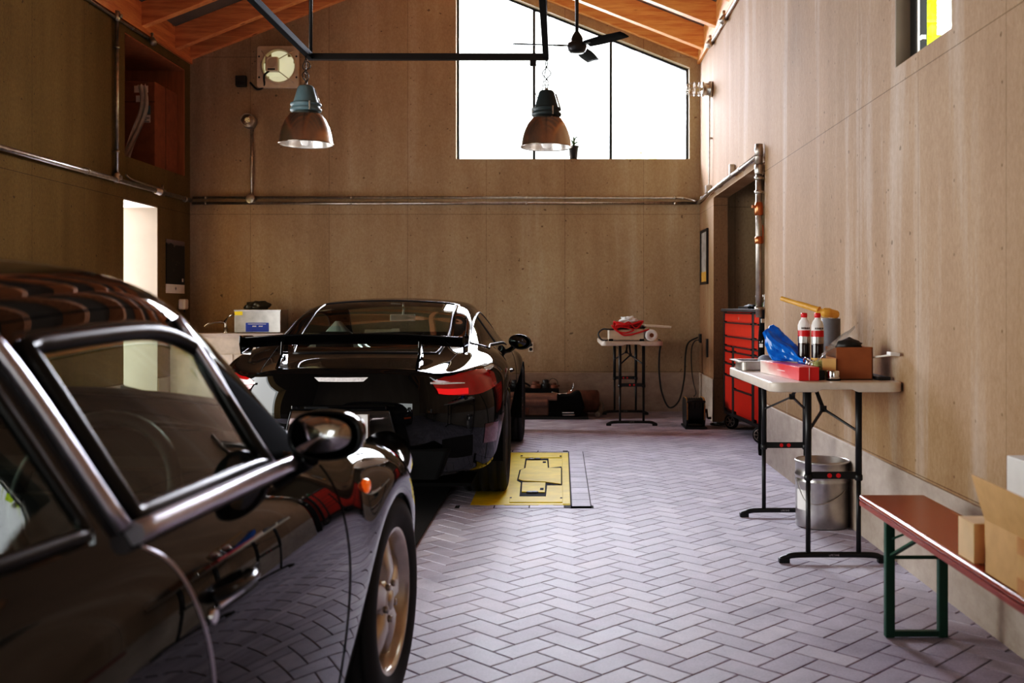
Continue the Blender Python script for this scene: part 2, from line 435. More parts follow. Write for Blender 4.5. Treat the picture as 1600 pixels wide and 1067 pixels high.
mb = MB(); mb.prism([[(XL, -.05), (XR, -.05), (XR, ceilz(XR)), (RX, ceilz(RX)), (XL, ceilz(XL))],
                     [(-.9, .0), (.3, .0), (.3, 2.1), (-.9, 2.1)]], lambda x, z: (x, YF, z), (0, -.22, 0))
struct(mb.build('wall_front', M['wall_back'], base=(0, 0, 0)))
# bright lined reveal of the left doorway
mb = MB(); mb.bb(XL-.42, XL-.002, 10.895, 10.912, .03, 2.28); mb.bb(XL-.42, XL-.002, 10.04, 10.91, 2.265, 2.285)
struct(mb.build('door_1', M['reveal'], base=(0, 0, 0)), 'plastered reveal of the bright doorway')
# niche lined with plywood
mb = MB(); x0 = XL-.75
mb.bb(x0-.02, x0, 10.0, 11.8, 2.66, 3.96); mb.bb(x0, XL-.01, 11.69, 11.712, 2.7, 3.92); mb.bb(x0, XL-.01, 10.078, 10.1, 2.7, 3.92)
mb.bb(x0, XL-.01, 10.08, 11.71, 2.685, 2.703); mb.bb(x0, XL-.01, 10.08, 11.71, 3.905, 3.925)
struct(mb.build('wall_niche', M['ply'], base=(XL, 11, 3)), 'plywood lining of the storage niche')
# dark side room behind the right-hand opening
mb = MB(); mb.bb(1.76, 3.5, 10.98, 11.1, -.05, 2.75); mb.bb(3.4, 3.5, 7.6, 11.1, -.05, 2.75); mb.bb(1.76, 3.5, 7.5, 7.62, -.05, 2.75); mb.bb(1.76, 3.5, 7.5, 11.1, 2.7, 2.8)
struct(mb.build('wall_side_room', M['wall_back'], base=(2, 9, 0)), 'walls of the dark side room')
# cast concrete plinths
H = .45
mb = MB(); mb.bb(XL, XR, YB-.012, YB+.01, -.01, H); struct(mb.build('baseboard_back', M['concrete'], base=(0, 0, 0), bevel=.004))
mb = MB(); mb.bb(XR-.012, XR+.01, YF, 8.08, -.01, H); mb.bb(XR-.012, XR+.01, 10.78, YB, -.01, H); mb.bb(XR-.012, XR+.17, 10.78, 10.99, -.01, H-.03)
struct(mb.build('baseboard_right', M['concrete'], base=(0, 0, 0), bevel=.004))
mb = MB(); mb.bb(XL-.01, XL+.012, YF, .6, -.01, H); mb.bb(XL-.01, XL+.012, 6.6, 10.05, -.01, H); mb.bb(XL-.01, XL+.012, 10.91, YB, -.01, H)
struct(mb.build('baseboard_left', M['concrete'], base=(0, 0, 0), bevel=.004))
# ceiling boards
mb = MB()
for s, xa in ((1, XL-.6), (-1, XR+.6)):
    za = EZ-SL*.6; zr = ceilz(RX)
    vs = [(xa, YF-.4, za), (RX, YF-.4, zr), (RX, YB+1.3, zr), (xa, YB+1.3, za)]
    vs += [(a, b, c+.06) for a, b, c in vs]
    mb.add(vs, [(0, 1, 2, 3), (7, 6, 5, 4), (0, 4, 5, 1), (1, 5, 6, 2), (2, 6, 7, 3), (3, 7, 4, 0)])
struct(mb.build('ceiling', M['ceiling'], base=(0, 0, 0)))
# larch rafters, one pair every .91 m, and the wall plates they run into
n = 1
def rafter(x0, x1, y0, y1, dep=.245):
    global n
    mb = MB(); th = y1-y0
    vs = [(x0, y0, ceilz(x0)-dep), (x1, y0, ceilz(x1)-dep), (x1, y0, ceilz(x1)), (x0, y0, ceilz(x0))]
    vs += [(a, y1, c) for a, b, c in vs]
    mb.add(vs, [(0, 1, 2, 3), (7, 6, 5, 4), (0, 4, 5, 1), (1, 5, 6, 2), (2, 6, 7, 3), (3, 7, 4, 0)])
    struct(mb.build('trim_%d' % n, M['timber'], base=((x0+x1)/2, (y0+y1)/2, ceilz((x0+x1)/2)-.2), bevel=.004), 'larch rafter under the roof'); n += 1
ys = [(11.775, 11.85)]+[(11.32-.91*i, 11.42-.91*i) for i in range(0, 15)]
for y0, y1 in ys:
    rafter(XL+.005, RX-.03, y0, y1); rafter(RX+.03, XR-.005, y0, y1)
for xa, xb in ((XL-.002, XL+.03), (XR-.03, XR+.002)):
    mb = MB(); mb.bb(xa, xb, YF, YB, EZ-.285, EZ+.01)
    struct(mb.build('trim_%d' % n, M['timber_y'], base=(xa, 5, EZ-.2)), 'larch wall plate under the rafters'); n += 1
mb = MB(); mb.bb(RX-.045, RX+.045, YF, YB, ceilz(RX)-.34, ceilz(RX)-.02)
struct(mb.build('trim_%d' % n, M['timber_y'], base=(RX, 5, 5.2)), 'larch ridge beam'); n += 1

# big gable window
w = bpy.data.objects.new('window_1', None); C.objects.link(w); w.location = (.14, YB+.1, 2.92); WM['window_1'] = Matrix.Translation(w.location); struct(w, 'tall gable window over the back wall, split in three')
yw0, yw1 = YB+.10, YB+.15; ft = .028
def topz(x): return 3.98+(1.49-x)*.3963
fm = MB()
fm.prism([[(-1.21, 2.92), (1.49, 2.92), (1.49, 3.98), (-1.21, topz(-1.21))], [(-1.21+ft, 2.92+.012), (1.49-ft, 2.92+.012), (1.49-ft, topz(1.49-ft)-ft), (-1.21+ft, topz(-1.21+ft)-ft)]], lambda x, z: (x, yw0, z), (0, .05, 0))
fm.build('window_frame', M['dark_blue_grey'], w)
for x in (-.31, .585):
    q = MB(); q.prism([[(x-.016, 2.92), (x+.016, 2.92), (x+.016, topz(x+.016)-.01), (x-.016, topz(x-.016)-.01)]], lambda a, z: (a, yw0, z), (0, .05, 0)); q.build('mullion', M['dark_blue_grey'], w)
for a, b in ((-1.21+ft, -.326), (-.294, .569), (.601, 1.49-ft)):
    q = MB(); q.add([(a, yw0+.03, 2.93), (b, yw0+.03, 2.93), (b, yw0+.03, topz(b)-ft), (a, yw0+.03, topz(a)-ft)], [(0, 1, 2, 3)]); q.build('pane', M['glass'], w)
q = MB(); q.bb(-1.21, 1.49, YB+.002, YB+.2, 2.905, 2.921); q.build('sill', M['reveal'], w)
# small high window on the right
w = bpy.data.objects.new('window_2', None); C.objects.link(w); w.location = (XR+.1, 4.57, 2.365); WM['window_2'] = Matrix.Translation(w.location); struct(w, 'small high side window with leaves behind')
fm = MB(); fm.prism([[(4.22, 2.365), (4.93, 2.365), (4.93, 3.65), (4.22, 3.65)], [(4.27, 2.38), (4.835, 2.38), (4.835, 3.6), (4.27, 3.6)]], lambda y, z: (XR+.07, y, z), (.05, 0, 0)); fm.build('window_frame', M['near_black'], w)
q = MB(); q.add([(XR+.1, 4.27, 2.38), (XR+.1, 4.835, 2.38), (XR+.1, 4.835, 3.6), (XR+.1, 4.27, 3.6)], [(0, 1, 2, 3)]); q.build('pane', M['glass'], w)
q = MB(); q.bb(XR+.055, XR+.075, 4.72, 4.74, 2.45, 2.47); q.bb(XR+.06, XR+.07, 4.79, 4.80, 2.38, 3.6); q.build('window_stay', M['galv'], w)
q = MB(); q.bb(XR+.001, XR+.07, 4.92, 4.931, 2.365, 3.65); q.build('reveal_lining', M['reveal'], w)

# outside: pale ground and trees
mb = MB(); mb.add([(-40, -40, -.08), (40, -40, -.08), (40, 60, -.08), (-40, 60, -.08)], [(0, 1, 2, 3)])
struct(mb.build('floor_outside', mat('pale_gravel', (.42, .42, .36), .9, var=.2, vscale=4), base=(0, 0, 0)), 'pale ground outside')
lt = NT('glowing_leaves'); lb = lt.bsdf(Base_Color=lt.ramp(lt.noise(lt.obj(), 9, 3), [(.35, (.50, .66, .03)), (.65, (.85, .9, .12))]), Roughness=.6, Emission_Color=(.75, .85, .03), Emission_Strength=.5)  # sunlight on the leaves is put in as emission
def tree(x, y, z0, zc, r, label, m, nleaf=4200, ls=.19):
    t = thing('tree', label, 'tree', (x, y, -.08))
    tr = MB(); tr.tube([(x, y, -.08), (x+.05, y, zc*.5), (x, y+.05, zc)], [r*.1, r*.07, r*.03], 10); tr.build('trunk', M['rust'], t)
    lf = MB(); rnd = random.Random(int(x*10+y))
    for i in range(nleaf):
        d = Vector((rnd.gauss(0, 1), rnd.gauss(0, 1), rnd.gauss(0, 1))).normalized()*r*(rnd.random()**.4)
        c = Vector((x, y, zc))+Vector((d.x, d.y, d.z*1.25)); a = Vector((rnd.gauss(0, 1), rnd.gauss(0, 1), rnd.gauss(0, 1))).normalized(); u, v = frame(a)
        s = ls*(.6+.8*rnd.random()); lf.add([c-u*s, c+v*s*.5, c+u*s, c-v*s*.5], [(0, 1, 2, 3)])
    lf.build('foliage', m, t)
tree(4.9, 12.9, 0, 5.2, 2.2, 'yellow-green tree with sunlight put in as glow, seen through the small high side window', lt.m)
lt2 = NT('washed_out_leaves'); lt2.bsdf(Base_Color=lt2.ramp(lt2.noise(lt2.obj(), 6, 3), [(.3, (.80, .86, .40)), (.6, (.9, .92, .7))]), Roughness=.6, Emission_Color=(.9, .95, .6), Emission_Strength=.55)  # overexposed daylight is put into near-white colour and emission
tree(2.12, 27, 0, 5.35, .5, 'tree with daylight glare put into its pale colour, far beyond the gable window, near its lower right corner', lt2.m, 150, .14)
lt3 = NT('garden_leaves'); lt3.bsdf(Base_Color=lt3.ramp(lt3.noise(lt3.obj(), 6, 3), [(.3, (.16, .30, .03)), (.6, (.34, .50, .06))]), Roughness=.6)
# ------------------------------------------------------------------ folding tables
def folding_table(name, label, cx, y0, logo_end=True):
    h = .862; w = .625; ln = 1.22
    t = thing(name, label, 'table', (cx, y0+ln/2, 0), 0, 'white folding tables'); X0, X1 = cx-w/2, cx+w/2; Y0, Y1 = y0, y0+ln
    def res(L, st=.012):
        out = []
        for p, q in zip(L, L[1:]+L[:1]):
            m = max(1, int(math.hypot(q[0]-p[0], q[1]-p[1])/st)); out += [(p[0]+(q[0]-p[0])*i/m, p[1]+(q[1]-p[1])*i/m) for i in range(m)]
        return out
    O = res(rrect(X0, X1, Y0, Y1, .055, 7)); mx, my = cx, (Y0+Y1)/2
    def drop(p):
        if min(abs(p[1]-Y0), abs(p[1]-Y1)) > .02: return .046
        u = abs(p[0]-cx); k = min(1, max(0, (u-.07)/.03)); return .033+.013*k*k*(3-2*k)
    def inset(p, w_): return (p[0]+w_*(1 if p[0] < cx else -1)*(1 if abs(p[0]-cx) > .2 else 0), p[1]+w_*(1 if p[1] < my else -1)*(1 if abs(p[1]-my) > .5 else 0))
    nO = len(O); rings = [[(*inset(p, .006), h) for p in O], [(*inset(p, .0015), h-.002) for p in O], [(*p, h-.007) for p in O], [(*p, h-drop(p)+.005) for p in O], [(*inset(p, .004), h-drop(p)) for p in O], [(*inset(p, .03), h-drop(p)) for p in O], [(*inset(p, .03), h-.022) for p in O]]
    mb = MB(); mb.add([v for r_ in rings for v in r_], [(i*nO+k, i*nO+(k+1) % nO, (i+1)*nO+(k+1) % nO, (i+1)*nO+k) for i in range(6) for k in range(nO)], True)
    mb.add(rings[0], [tuple(range(nO))]); mb.add(rings[6], [tuple(range(nO-1, -1, -1))])
    mb.build('tabletop', M['table_top'], t)
    for yl, s in ((Y0+.08, -1), (Y1-.08, 1)):
        for sx in (-1, 1):
            x = cx+sx*.12; m = MB(); m.cyl((x, yl, .40), (x, yl, h-.025), .0155, 14); m.cyl((x, yl, .03), (x, yl, .42), .0115, 14)
            m.lathe([(.0155, 0), (.019, .004), (.019, .026), (.0155, .03)], (x, yl, .39), n=14); m.build('leg', M['black'], t)
        m = MB(); pts = crv([(cx-.25, yl, .014), (cx-.225, yl, .024), (cx-.18, yl, .036), (cx, yl, .038), (cx+.18, yl, .036), (cx+.225, yl, .024), (cx+.25, yl, .014)], 5)
        m.tube(pts, .014, 10); m.box((cx-.235, yl, .012), (.05, .034, .024)); m.box((cx+.235, yl, .012), (.05, .034, .024))
        fo = m.build('foot', M['black'], t, bevel=.004)
        text_part('LIFETIME', .013, basis((cx, yl-.0146, .038), (1, 0, 0), (0, 0, 1)), M['steel'], fo)
        m = MB(); m.box((cx, yl, .415), (.24, .014, .034)); cb = m.build('crossbar', M['black'], t, bevel=.003)
        for dx in (-.02, .022):
            m = MB(); m.cyl((cx+dx, yl-.011, .415), (cx+dx, yl+.011, .415), .011, 12); m.build('red_button', M['red_plastic'], cb)
        # folding brace: two arms from the top down to a knuckle, then a Y to the legs
        k = Vector((cx, yl-s*.19, h-.15)); top = Vector((cx, yl-s*.40, h-.03))
        m = MB(); m.bar(top, k, .018, .008); m.bar(k, (cx-.12, yl, h-.24), .012, .008); m.bar(k, (cx+.12, yl, h-.24), .012, .008)
        m.box(k, (.03, .02, .03)); m.build('brace', M['black'], t)
    return t
folding_table('folding_table', 'near off-white folding table by the right wall, with bottles and boxes on it', 1.297, 4.79)
folding_table('folding_table', 'far off-white folding table at the back wall, with cables and paper roll', .725, 10.36)
TH = .862
# --- things on the near table
def on(x, y, D): v = at(x, y, D); return v
t = thing('baking_tin', 'shallow grey metal baking tin on the far left end of the near table', 'tin', (1.085, 5.80, TH))
mb = MB(); mb.prism([rrect(.985+.02, 1.185-.02, 5.68, 5.92, .03), rrect(.985+.024, 1.185-.024, 5.684, 5.916, .028)], lambda x, y: (x, y, TH+.001), (0, 0, .05)); mb.prism([rrect(1.005, 1.165, 5.68, 5.92, .03)], lambda x, y: (x, y, TH+.0005), (0, 0, .003))
mb.prism([rrect(.975, 1.195, 5.65, 5.95, .03), rrect(1.008, 1.162, 5.685, 5.915, .028)], lambda x, y: (x, y, TH+.048), (0, 0, .004)); mb.build('tray', M['steel_dull'], t)
mb = MB(); mb.blob((1.14, 5.72, TH+.046), (.04, .06, .04), 3, .2, 1.5, 3); tag(mb.build('sponge', M['sponge'], bevel=0), 'grey sponge lying in the baking tin on the near table', 'sponge')
# red box
a = 0.098; cen = Vector((1.155, 5.20, TH))
t = thing('red_box', 'long flat red and white box lying on the left edge of the near table', 'box', cen, a)
rb = NT('red_fade_print'); sp = rb.n('ShaderNodeSeparateXYZ'); rb.l(rb.obj(), sp.inputs[0])
f = rb.math('ADD', rb.math('MULTIPLY', sp.outputs[1], -1.6), rb.math('MULTIPLY', rb.noise(rb.obj(), 9, 3), .5)); f = rb.math('ADD', f, rb.math('MULTIPLY', sp.outputs[2], 6.))
rb.bsdf(Base_Color=rb.ramp(f, [(.05, (.80, .68, .62)), (.55, (.66, .045, .05))]), Roughness=.3)
mb = MB(); mb.box((0, 0, .0335), (.10, .63, .065)); mb.build('carton', rb.m, t, local=True, bevel=.002)
mb = MB(); mb.box((0, -.317, .0335), (.0015, .003, .06)); mb.build('flap_seam', M['white'], t, local=True)
def textl(body, size, o, x, y, m, par, name='lettering'):
    return text_part(body, size, WM[root_of(par).name] @ basis(o, x, y), m, par, name)
mb = MB()
mb.box((-.0505, -.04, .034), (.001, .12, .003))
mb.build('print_line', M['white'], t, local=True)
# blue bag
path = crv([(1.128, 5.50, TH+.205), (1.140, 5.48, TH+.185), (1.160, 5.45, TH+.145), (1.185, 5.42, TH+.115), (1.215, 5.38, TH+.10), (1.235, 5.34, TH+.085), (1.240, 5.25, TH+.075), (1.250, 5.20, TH+.070)], 3)
bm = MB(); vs = []; nb = 22; rnd = random.Random(4)
for i, p in enumerate(path):
    f_ = i/(len(path)-1); rr = .012+.062*math.sin(PI*min(1, f_*1.15+.12))**.8
    for k in range(nb):
        a = 2*PI*k/nb; q = rr*(1+.16*math.sin(5*a+f_*6)+.16*mnoise.noise(Vector((math.cos(a)*1.7, math.sin(a)*1.7, f_*7)))+.06*rnd.random())
        v = Vector((p.x+q*math.cos(a)*.85, p.y+q*math.cos(a)*.3+.2*q*math.sin(a), p.z+q*math.sin(a)*.95)); v.z = max(v.z, TH+.068); vs.append(v)
bm.add(vs, [(i*nb+k, i*nb+(k+1) % nb, (i+1)*nb+(k+1) % nb, (i+1)*nb+k) for i in range(len(path)-1) for k in range(nb)])
bm.add(vs[:nb], [tuple(range(nb))]); bm.add(vs[-nb:], [tuple(range(nb))])
tag(bm.build('plastic_bag', M['blue_bag']), 'crumpled shiny blue plastic bag slumped on the red box', 'bag')
# bottles
def bottle(x, y, seed, label):
    t = thing('bottle', label, 'bottle', (x, y, TH), 0, 'red-capped bottles'); r = .031
    mb = MB(); mb.lathe([(.0, 0), (r*.9, 0), (r, .008), (r, .06), (r*.94, .07), (r, .085), (r, .16), (r*.97, .165)], (x, y, TH)); mb.build('lower_body', M['cola'], t)
    mb = MB(); mb.lathe([(r*1.01, .165), (r*1.02, .17), (r*1.02, .20)], (x, y, TH)); mb.build('label_grey', M['steel'], t)
    mb = MB(); mb.lathe([(r*1.02, .20), (r*1.02, .232)], (x, y, TH)); mb.build('label_red', M['red_plastic'], t)
    mb = MB(); mb.lathe([(r*1.02, .232), (r*1.0, .258), (r*.8, .278), (.014, .292), (.0125, .30)], (x, y, TH)); sh = mb.build('shoulder', M['white'], t)
    mb = MB(); mb.lathe([(.0125, .298), (.0165, .30), (.0165, .318), (.013, .322), (0, .322)], (x, y, TH)); mb.build('cap', M['red_plastic'], t)
    mb = MB()
    for i in range(5): mb.box((x-.018+i*.009, y-r-.001, TH+.243), (.005, .002, .009))
    mb.build('lettering', M['near_black'], sh)
    mb = MB(); mb.lathe([(r*1.01, .012), (r*1.015, .015), (r*1.015, .092)], (x, y, TH)); mb.build('lower_label', M['yellow_wood'] if seed == 2 else M['blue_panel'], t)
    return t
bottle(1.268, 5.335, 1, 'left of two red-capped bottles, behind the red box')
bottle(1.318, 5.255, 2, 'right of two red-capped bottles, in front of the grey cylinder')
# grey cylinder
t = thing('grey_canister', 'tall plain slate-grey cylinder against the wall on the near table', 'canister', (1.452, 5.50, TH))
mb = MB(); mb.lathe([(0, 0), (.048, 0), (.05, .004), (.05, .289), (.046, .292), (.046, .05), (0, .05)], (1.452, 5.50, TH), n=36); mb.build('wall', M['grey_plastic'], t)
# yellow wooden mallet-like paddle lying across bottle tops and canister
t = thing('wooden_paddle', 'yellow wooden paddle lying tilted across the grey cylinder behind the bottles', 'paddle', (1.45, 5.5, TH+.293))
p0 = Vector((1.205, 5.60, 1.262)); p1 = Vector((1.378, 5.46, 1.198)); 
mb = MB(); mb.tube(crv([p0, p0.lerp(p1, .08), p0.lerp(p1, .5), p1], 6), [.006]+[.0125]*5+[.0125]*6+[.0155]*6+[.02], 14); mb.build('handle', M['yellow_wood'], t)
mb = MB(); q = [(1.365, 5.47, 1.194), (1.40, 5.46, 1.186), (1.44, 5.46, 1.182), (1.485, 5.47, 1.170)]
mb.tube(crv(q, 6), [.012]+[.018]*5+[.026]*6+[.022]*5+[.016, .008], 16); mb.build('blade', M['yellow_wood'], t)
# cardboard box with open flaps
t = thing('cardboard_box', 'open brown cardboard box at the wall end of the near table', 'box', (1.43, 5.05, TH))
x0, x1, ya, yb, hz = 1.335, 1.512, 4.96, 5.16, .158
mb = MB(); th = .004
mb.bb(x0, x1, ya, ya+th, TH, TH+hz); mb.bb(x0, x1, yb-th, yb, TH, TH+hz*.98); mb.bb(x1-th, x1, ya, yb, TH, TH+hz); mb.bb(x0, x0+th, ya, yb, TH, TH+.105); mb.bb(x0, x1, ya, yb, TH, TH+.004)
mb.build('carton', M['card_dark'], t)
mb = MB(); mb.prism([[(0, 0), (.065, -.003), (.068, .055), (0, .055)]], lambda u, z: (x0-.004-u*.9, ya-.01+u*.3, TH+.048+z), (.0, .004, 0)); mb.build('flap', M['card'], t)
# clear plastic bag sticking out of the box
mb = MB(); pts = []
for i in range(9):
    for k in range(7):
        u = i/8; v = k/6-.5
        pts.append((1.285+.19*u+.03*v+.01*math.sin(7*v), 5.09+.02*math.sin(5*u+3*v), TH+.095+.115*u**.8+.035*math.sin(v*6+u*3)-.05*v-(.05*(u-.75)*4*(v+.2) if u > .75 else 0)))
mb.add(pts, [(i*7+k, i*7+k+1, (i+1)*7+k+1, (i+1)*7+k) for i in range(8) for k in range(6)], True)
tag(mb.build('clear_bag', M['clear_plastic']), 'crinkled clear plastic bag sticking up out of the brown cardboard box', 'bag')
mb = MB(); mb.blob((1.425, 5.06, TH+.165), (.06, .05, .035), 4, .3, 2); tag(mb.build('dark_cloth', M['near_black']), 'dark cloth bundle showing at the top of the brown cardboard box', 'cloth')
# coil spring, straw, tin
t = thing('coil_spring', 'shiny steel coil spring lying before the bottles on the near table', 'spring', (1.31, 5.12, TH))
mb = MB(); hp = [(1.225+.09*i/90+.0, 5.135+.024*math.cos(i*.5), TH+.075-.035*i/90+.024*math.sin(i*.5)) for i in range(91)]; mb.tube(hp, .0045, 6); mb.build('coil', M['chrome'], t)
mb = MB()
for i in range(160):
    a = random.random()*6.28; c = Vector((1.325-.06*random.random()-.012, 5.03+.06*random.random(), TH+.012+.07*random.random())); d = Vector((math.cos(a), math.sin(a), random.uniform(-.4, .6)))*.022
    mb.tube([c-d, c+d], .0013, 4)
mb.blob((1.285, 5.07, TH+.036), (.036, .035, .034), 2, .3, 3, 3)
o = mb.build('straw_tuft', M['hay']); tag(o, 'tuft of pale green straw beside the brown box on the near table', 'straw')
t = thing('steel_tin', 'low round shiny steel tin at the front of the near table beside the brown box', 'tin', (1.312, 4.925, TH))
mb = MB(); mb.lathe([(0, .004), (.030, .004), (.0315, .01), (.0315, .044), (.030, .048), (0, .046)], (1.312, 4.925, TH), n=30); mb.build('can', M['chrome'], t)
mb = MB(); mb.lathe([(.031, 0), (.033, 0), (.033, .007), (.031, .008)], (1.312, 4.925, TH)); mb.build('base_ring', M['black_matte'], t)
mb = MB(); mb.bb(1.225, 1.278, 4.95, 5.03, TH+.001, TH+.046); o = mb.build('black_case', M['near_black'], bevel=.004); tag(o, 'small black case between the red box and the steel tin', 'case')
# white brush
t = thing('white_brush', 'white plastic scraper sticking out to the right behind the brown box', 'scraper', (1.55, 4.95, TH))
mb = MB(); mb.bar((1.518, 5.02, TH+.105), (1.575, 4.86, TH+.125), .022, .008); mb.build('handle', M['white_plastic'], t, bevel=.002)
mb = MB(); mb.box((1.572, 4.84, TH+.131), (.045, .06, .016), 0, 0, .1); mb.build('head', M['white'], t, bevel=.003)
mb = MB(); mb.bb(1.525, 1.59, 4.93, 5.2, TH+.001, TH+.016); o = mb.build('black_tray', M['near_black'], bevel=.003); tag(o, 'flat black tray on the near table between the brown box and wall', 'tray')

# --- things on the far table
t = thing('booster_charger', 'off-white flat charger box with black corner feet on the far table', 'charger', (.66, 10.55, TH))
mb = MB(); mb.bb(.49, .85, 10.43, 10.70, TH+.012, TH+.115); mb.build('case', M['cream'], t, bevel=.008)
for x in (.505, .82):
    mb = MB(); mb.bb(x-.015, x+.03, 10.425, 10.46, TH, TH+.022); mb.build('foot', M['black_matte'], t, bevel=.003)
for nm, m, ph, lab in (('jumper_cable', 'red_plastic', 0., 'tangled red jumper cable heaped over the charger on the far table'), ('jumper_cable', 'black', 2.1, 'tangled black jumper cable looping left off the charger on the far table')):
    rnd = random.Random(3+int(ph)); pts = []
    for i in range(40):
        a = i*.72+ph; pts.append((.70+.16*math.cos(a)*(.7+.3*rnd.random())+(.02 if ph else -.01), (10.56 if ph else 10.44)+.05*math.sin(a)+.02*rnd.random(), TH+.128+(.03 if ph else .075)*rnd.random()))
    pts += [(.52, 10.40, TH+.16), (.58, 10.395, TH+.10), (.66, 10.39, TH+.085), (.74, 10.40, TH+.12), (.56, 10.40, TH+.15), (.62, 10.395, TH+.07), (.70, 10.39, TH+.065), (.80, 10.395, TH+.09), (.90, 10.42, TH+.12)] if not ph else [(.52, 10.42, TH+.12), (.43, 10.45, TH+.12), (.385, 10.47, TH+.07), (.42, 10.45, TH+.012), (.48, 10.42, TH+.01)]
    mb = MB(); mb.tube(crv(pts, 5), .008, 8); tag(mb.build(nm, M[m]), lab, 'cable')
mb = MB(); mb.blob((.70, 10.45, TH+.215), (.085, .045, .035), 6, .5, 2.4, 4); tag(mb.build('white_cloth', M['white']), 'crumpled white cloth on top of the jumper cables on the far table', 'cloth')
t = thing('paper_roll', 'white paper roll with its brown core facing us on the far table', 'roll', (.93, 10.50, TH))
mb = MB(); mb.lathe([(.02, 0), (.058, 0), (.06, .003), (.06, .27), (.058, .273), (.02, .273), (.02, 0)], (.922, 10.37, TH+.061), (-.03, 1, 0), n=32); mb.build('paper', M['white'], t)
mb = MB(); mb.lathe([(.0, .02), (.017, .02), (.021, -.002), (.017, -.002), (.017, .02)], (.922, 10.37, TH+.061), (-.03, 1, 0), n=24); mb.build('core', M['card_dark'], t)
mb = MB(); mb.box((.985, 10.46, TH+.152), (.27, .16, .022), .05, 0, .06); o = mb.build('white_board', M['table_top'], bevel=.005); tag(o, 'off-white board lying across charger and paper roll on the far table', 'board')

# --- cable from the far table to the wall, reel and its cord
mb = MB(); mb.tube(crv([(1.02, 10.7, TH+.005), (1.045, 10.7, .84), (1.035, 10.75, .70), (1.045, 10.85, .5), (1.09, 11.0, .28), (1.20, 11.3, .10), (1.33, 11.5, .16), (1.40, 11.6, .40), (1.42, 11.65, .66), (1.46, 11.7, .80), (1.57, 11.72, .86)], 8), .009, 8)
tag(mb.build('power_cable', M['near_black']), 'black power cable sagging from the far table to the right wall', 'cable')
mb = MB(); mb.tube(crv([(1.585, 11.74, .83), (1.53, 11.70, .815), (1.49, 11.66, .72), (1.485, 11.6, .5), (1.48, 11.4, .36), (1.42, 10.75, .31), (1.36, 10.44, .30)], 8), .006, 6)
tag(mb.build('reel_cord', M['near_black']), 'thin black cord running from the wall down to the cable reel', 'cable')
mb = MB(); mb.bb(XR-.02, XR-.001, 11.68, 11.80, .80, .90); tag(mb.build('wall_socket', M['near_black'], bevel=.004), 'dark socket on the right wall corner with a black cable plugged in', 'socket')
t = thing('cable_reel', 'black and orange cable reel standing on the floor near the back right corner', 'reel', (1.34, 10.30, 0))
for x in (1.245, 1.415):
    mb = MB(); mb.prism([rrect(10.13, 10.47, .02, .30, .08)], lambda y, z: (x, y, z), (.018, 0, 0)); mb.build('side_frame', M['black'], t, bevel=.004)
    mb = MB(); mb.prism([rrect(10.125, 10.475, .04, .305, .08), rrect(10.14, 10.46, .055, .29, .07)], lambda y, z: (x+.002, y, z), (.012, 0, 0)); mb.build('edge_strip', mat('tan_plastic', (.42, .24, .08), .5), t)
mb = MB(); mb.lathe([(.03, 0), (.125, 0)]+[(.125+.01*math.sin(i*PI/2)**2, .004+.012*i) for i in range(15)]+[(.03, .18)], (1.255, 10.30, .165), (1, 0, 0), n=32); mb.build('cord_drum', M['rubber'], t)
mb = MB(); mb.tube(crv([(1.25, 10.13, .27), (1.34, 10.12, .285), (1.43, 10.13, .27)], 6), .012, 8)
for i in range(7): mb.bar((1.258+i*.026, 10.12, .2), (1.263+i*.026, 10.12, .28), .006)
mb.build('guard', M['near_black'], t)
mb = MB(); mb.bb(1.232, 1.45, 10.12, 10.48, 0, .022); mb.build('base', M['black'], t, bevel=.006)
mb = MB(); mb.tube([(1.433, 10.3, .165), (1.475, 10.3, .165)], .02, 12); mb.tube([(1.47, 10.3, .165), (1.47, 10.24, .10)], .008, 8); mb.tube([(1.47, 10.24, .10), (1.505, 10.24, .10)], .012, 8); mb.build('crank', M['black'], t)
mb = MB(); pts = []
for i in range(34): a = i*.55; pts.append((1.60+.05*math.cos(a)-.05+.006*i, 10.42+.10*math.sin(a)+.002*i, .010+.0008*i))
mb.tube(crv(pts, 4), .008, 6); tag(mb.build('loose_cord', M['near_black']), 'loose black cord coiled on the floor right of the cable reel', 'cable')

# --- car parts along the back wall
t = thing('bumper_cover', 'dusty brown plastic bumper part on the floor by the back wall behind the coupe', 'bumper', (-.35, 11.2, 0))
mb = MB(); prof = [(11.05, .03), (11.05, .13), (11.0, .145), (10.98, .20), (11.03, .245), (11.3, .26), (11.33, .03)]
mb.prism([prof], lambda y, z: (-.85, y, z), (.72, 0, 0)); mb.build('shell', M['plastic_brown'], t, bevel=.03, seg=4)
mb = MB(); mb.prism([rrect(11.0, 11.32, .20, .262, .02)], lambda y, z: (-.86, y, z), (.82, 0, 0)); mb.build('rim', M['plastic_brown'], t, bevel=.02, seg=3)
for x in (-.70, -.42):
    mb = MB(); mb.box((x, 11.045, .085), (.16, .02, .075)); mb.build('recess_panel', M['rust'], t, bevel=.008)
mb = MB(); mb.bb(-.9, .30, 11.0, 11.7, 0, .028); o = mb.build('dark_board', M['near_black'], bevel=.004); tag(o, 'flat dark board on the floor under the car parts by the back wall', 'board')
mb = MB(); mb.prism([[(-.11, .03), (.20, .03), (.26, .12), (.22, .28), (.18, .30), (.10, .255), (-.10, .235)]], lambda x, z: (x, 11.05, z), (0, .24, 0)); o = mb.build('fender_liner', M['black_matte'], bevel=.03, seg=3); tag(o, 'black plastic fender liner beside the brown bumper part', 'car part')
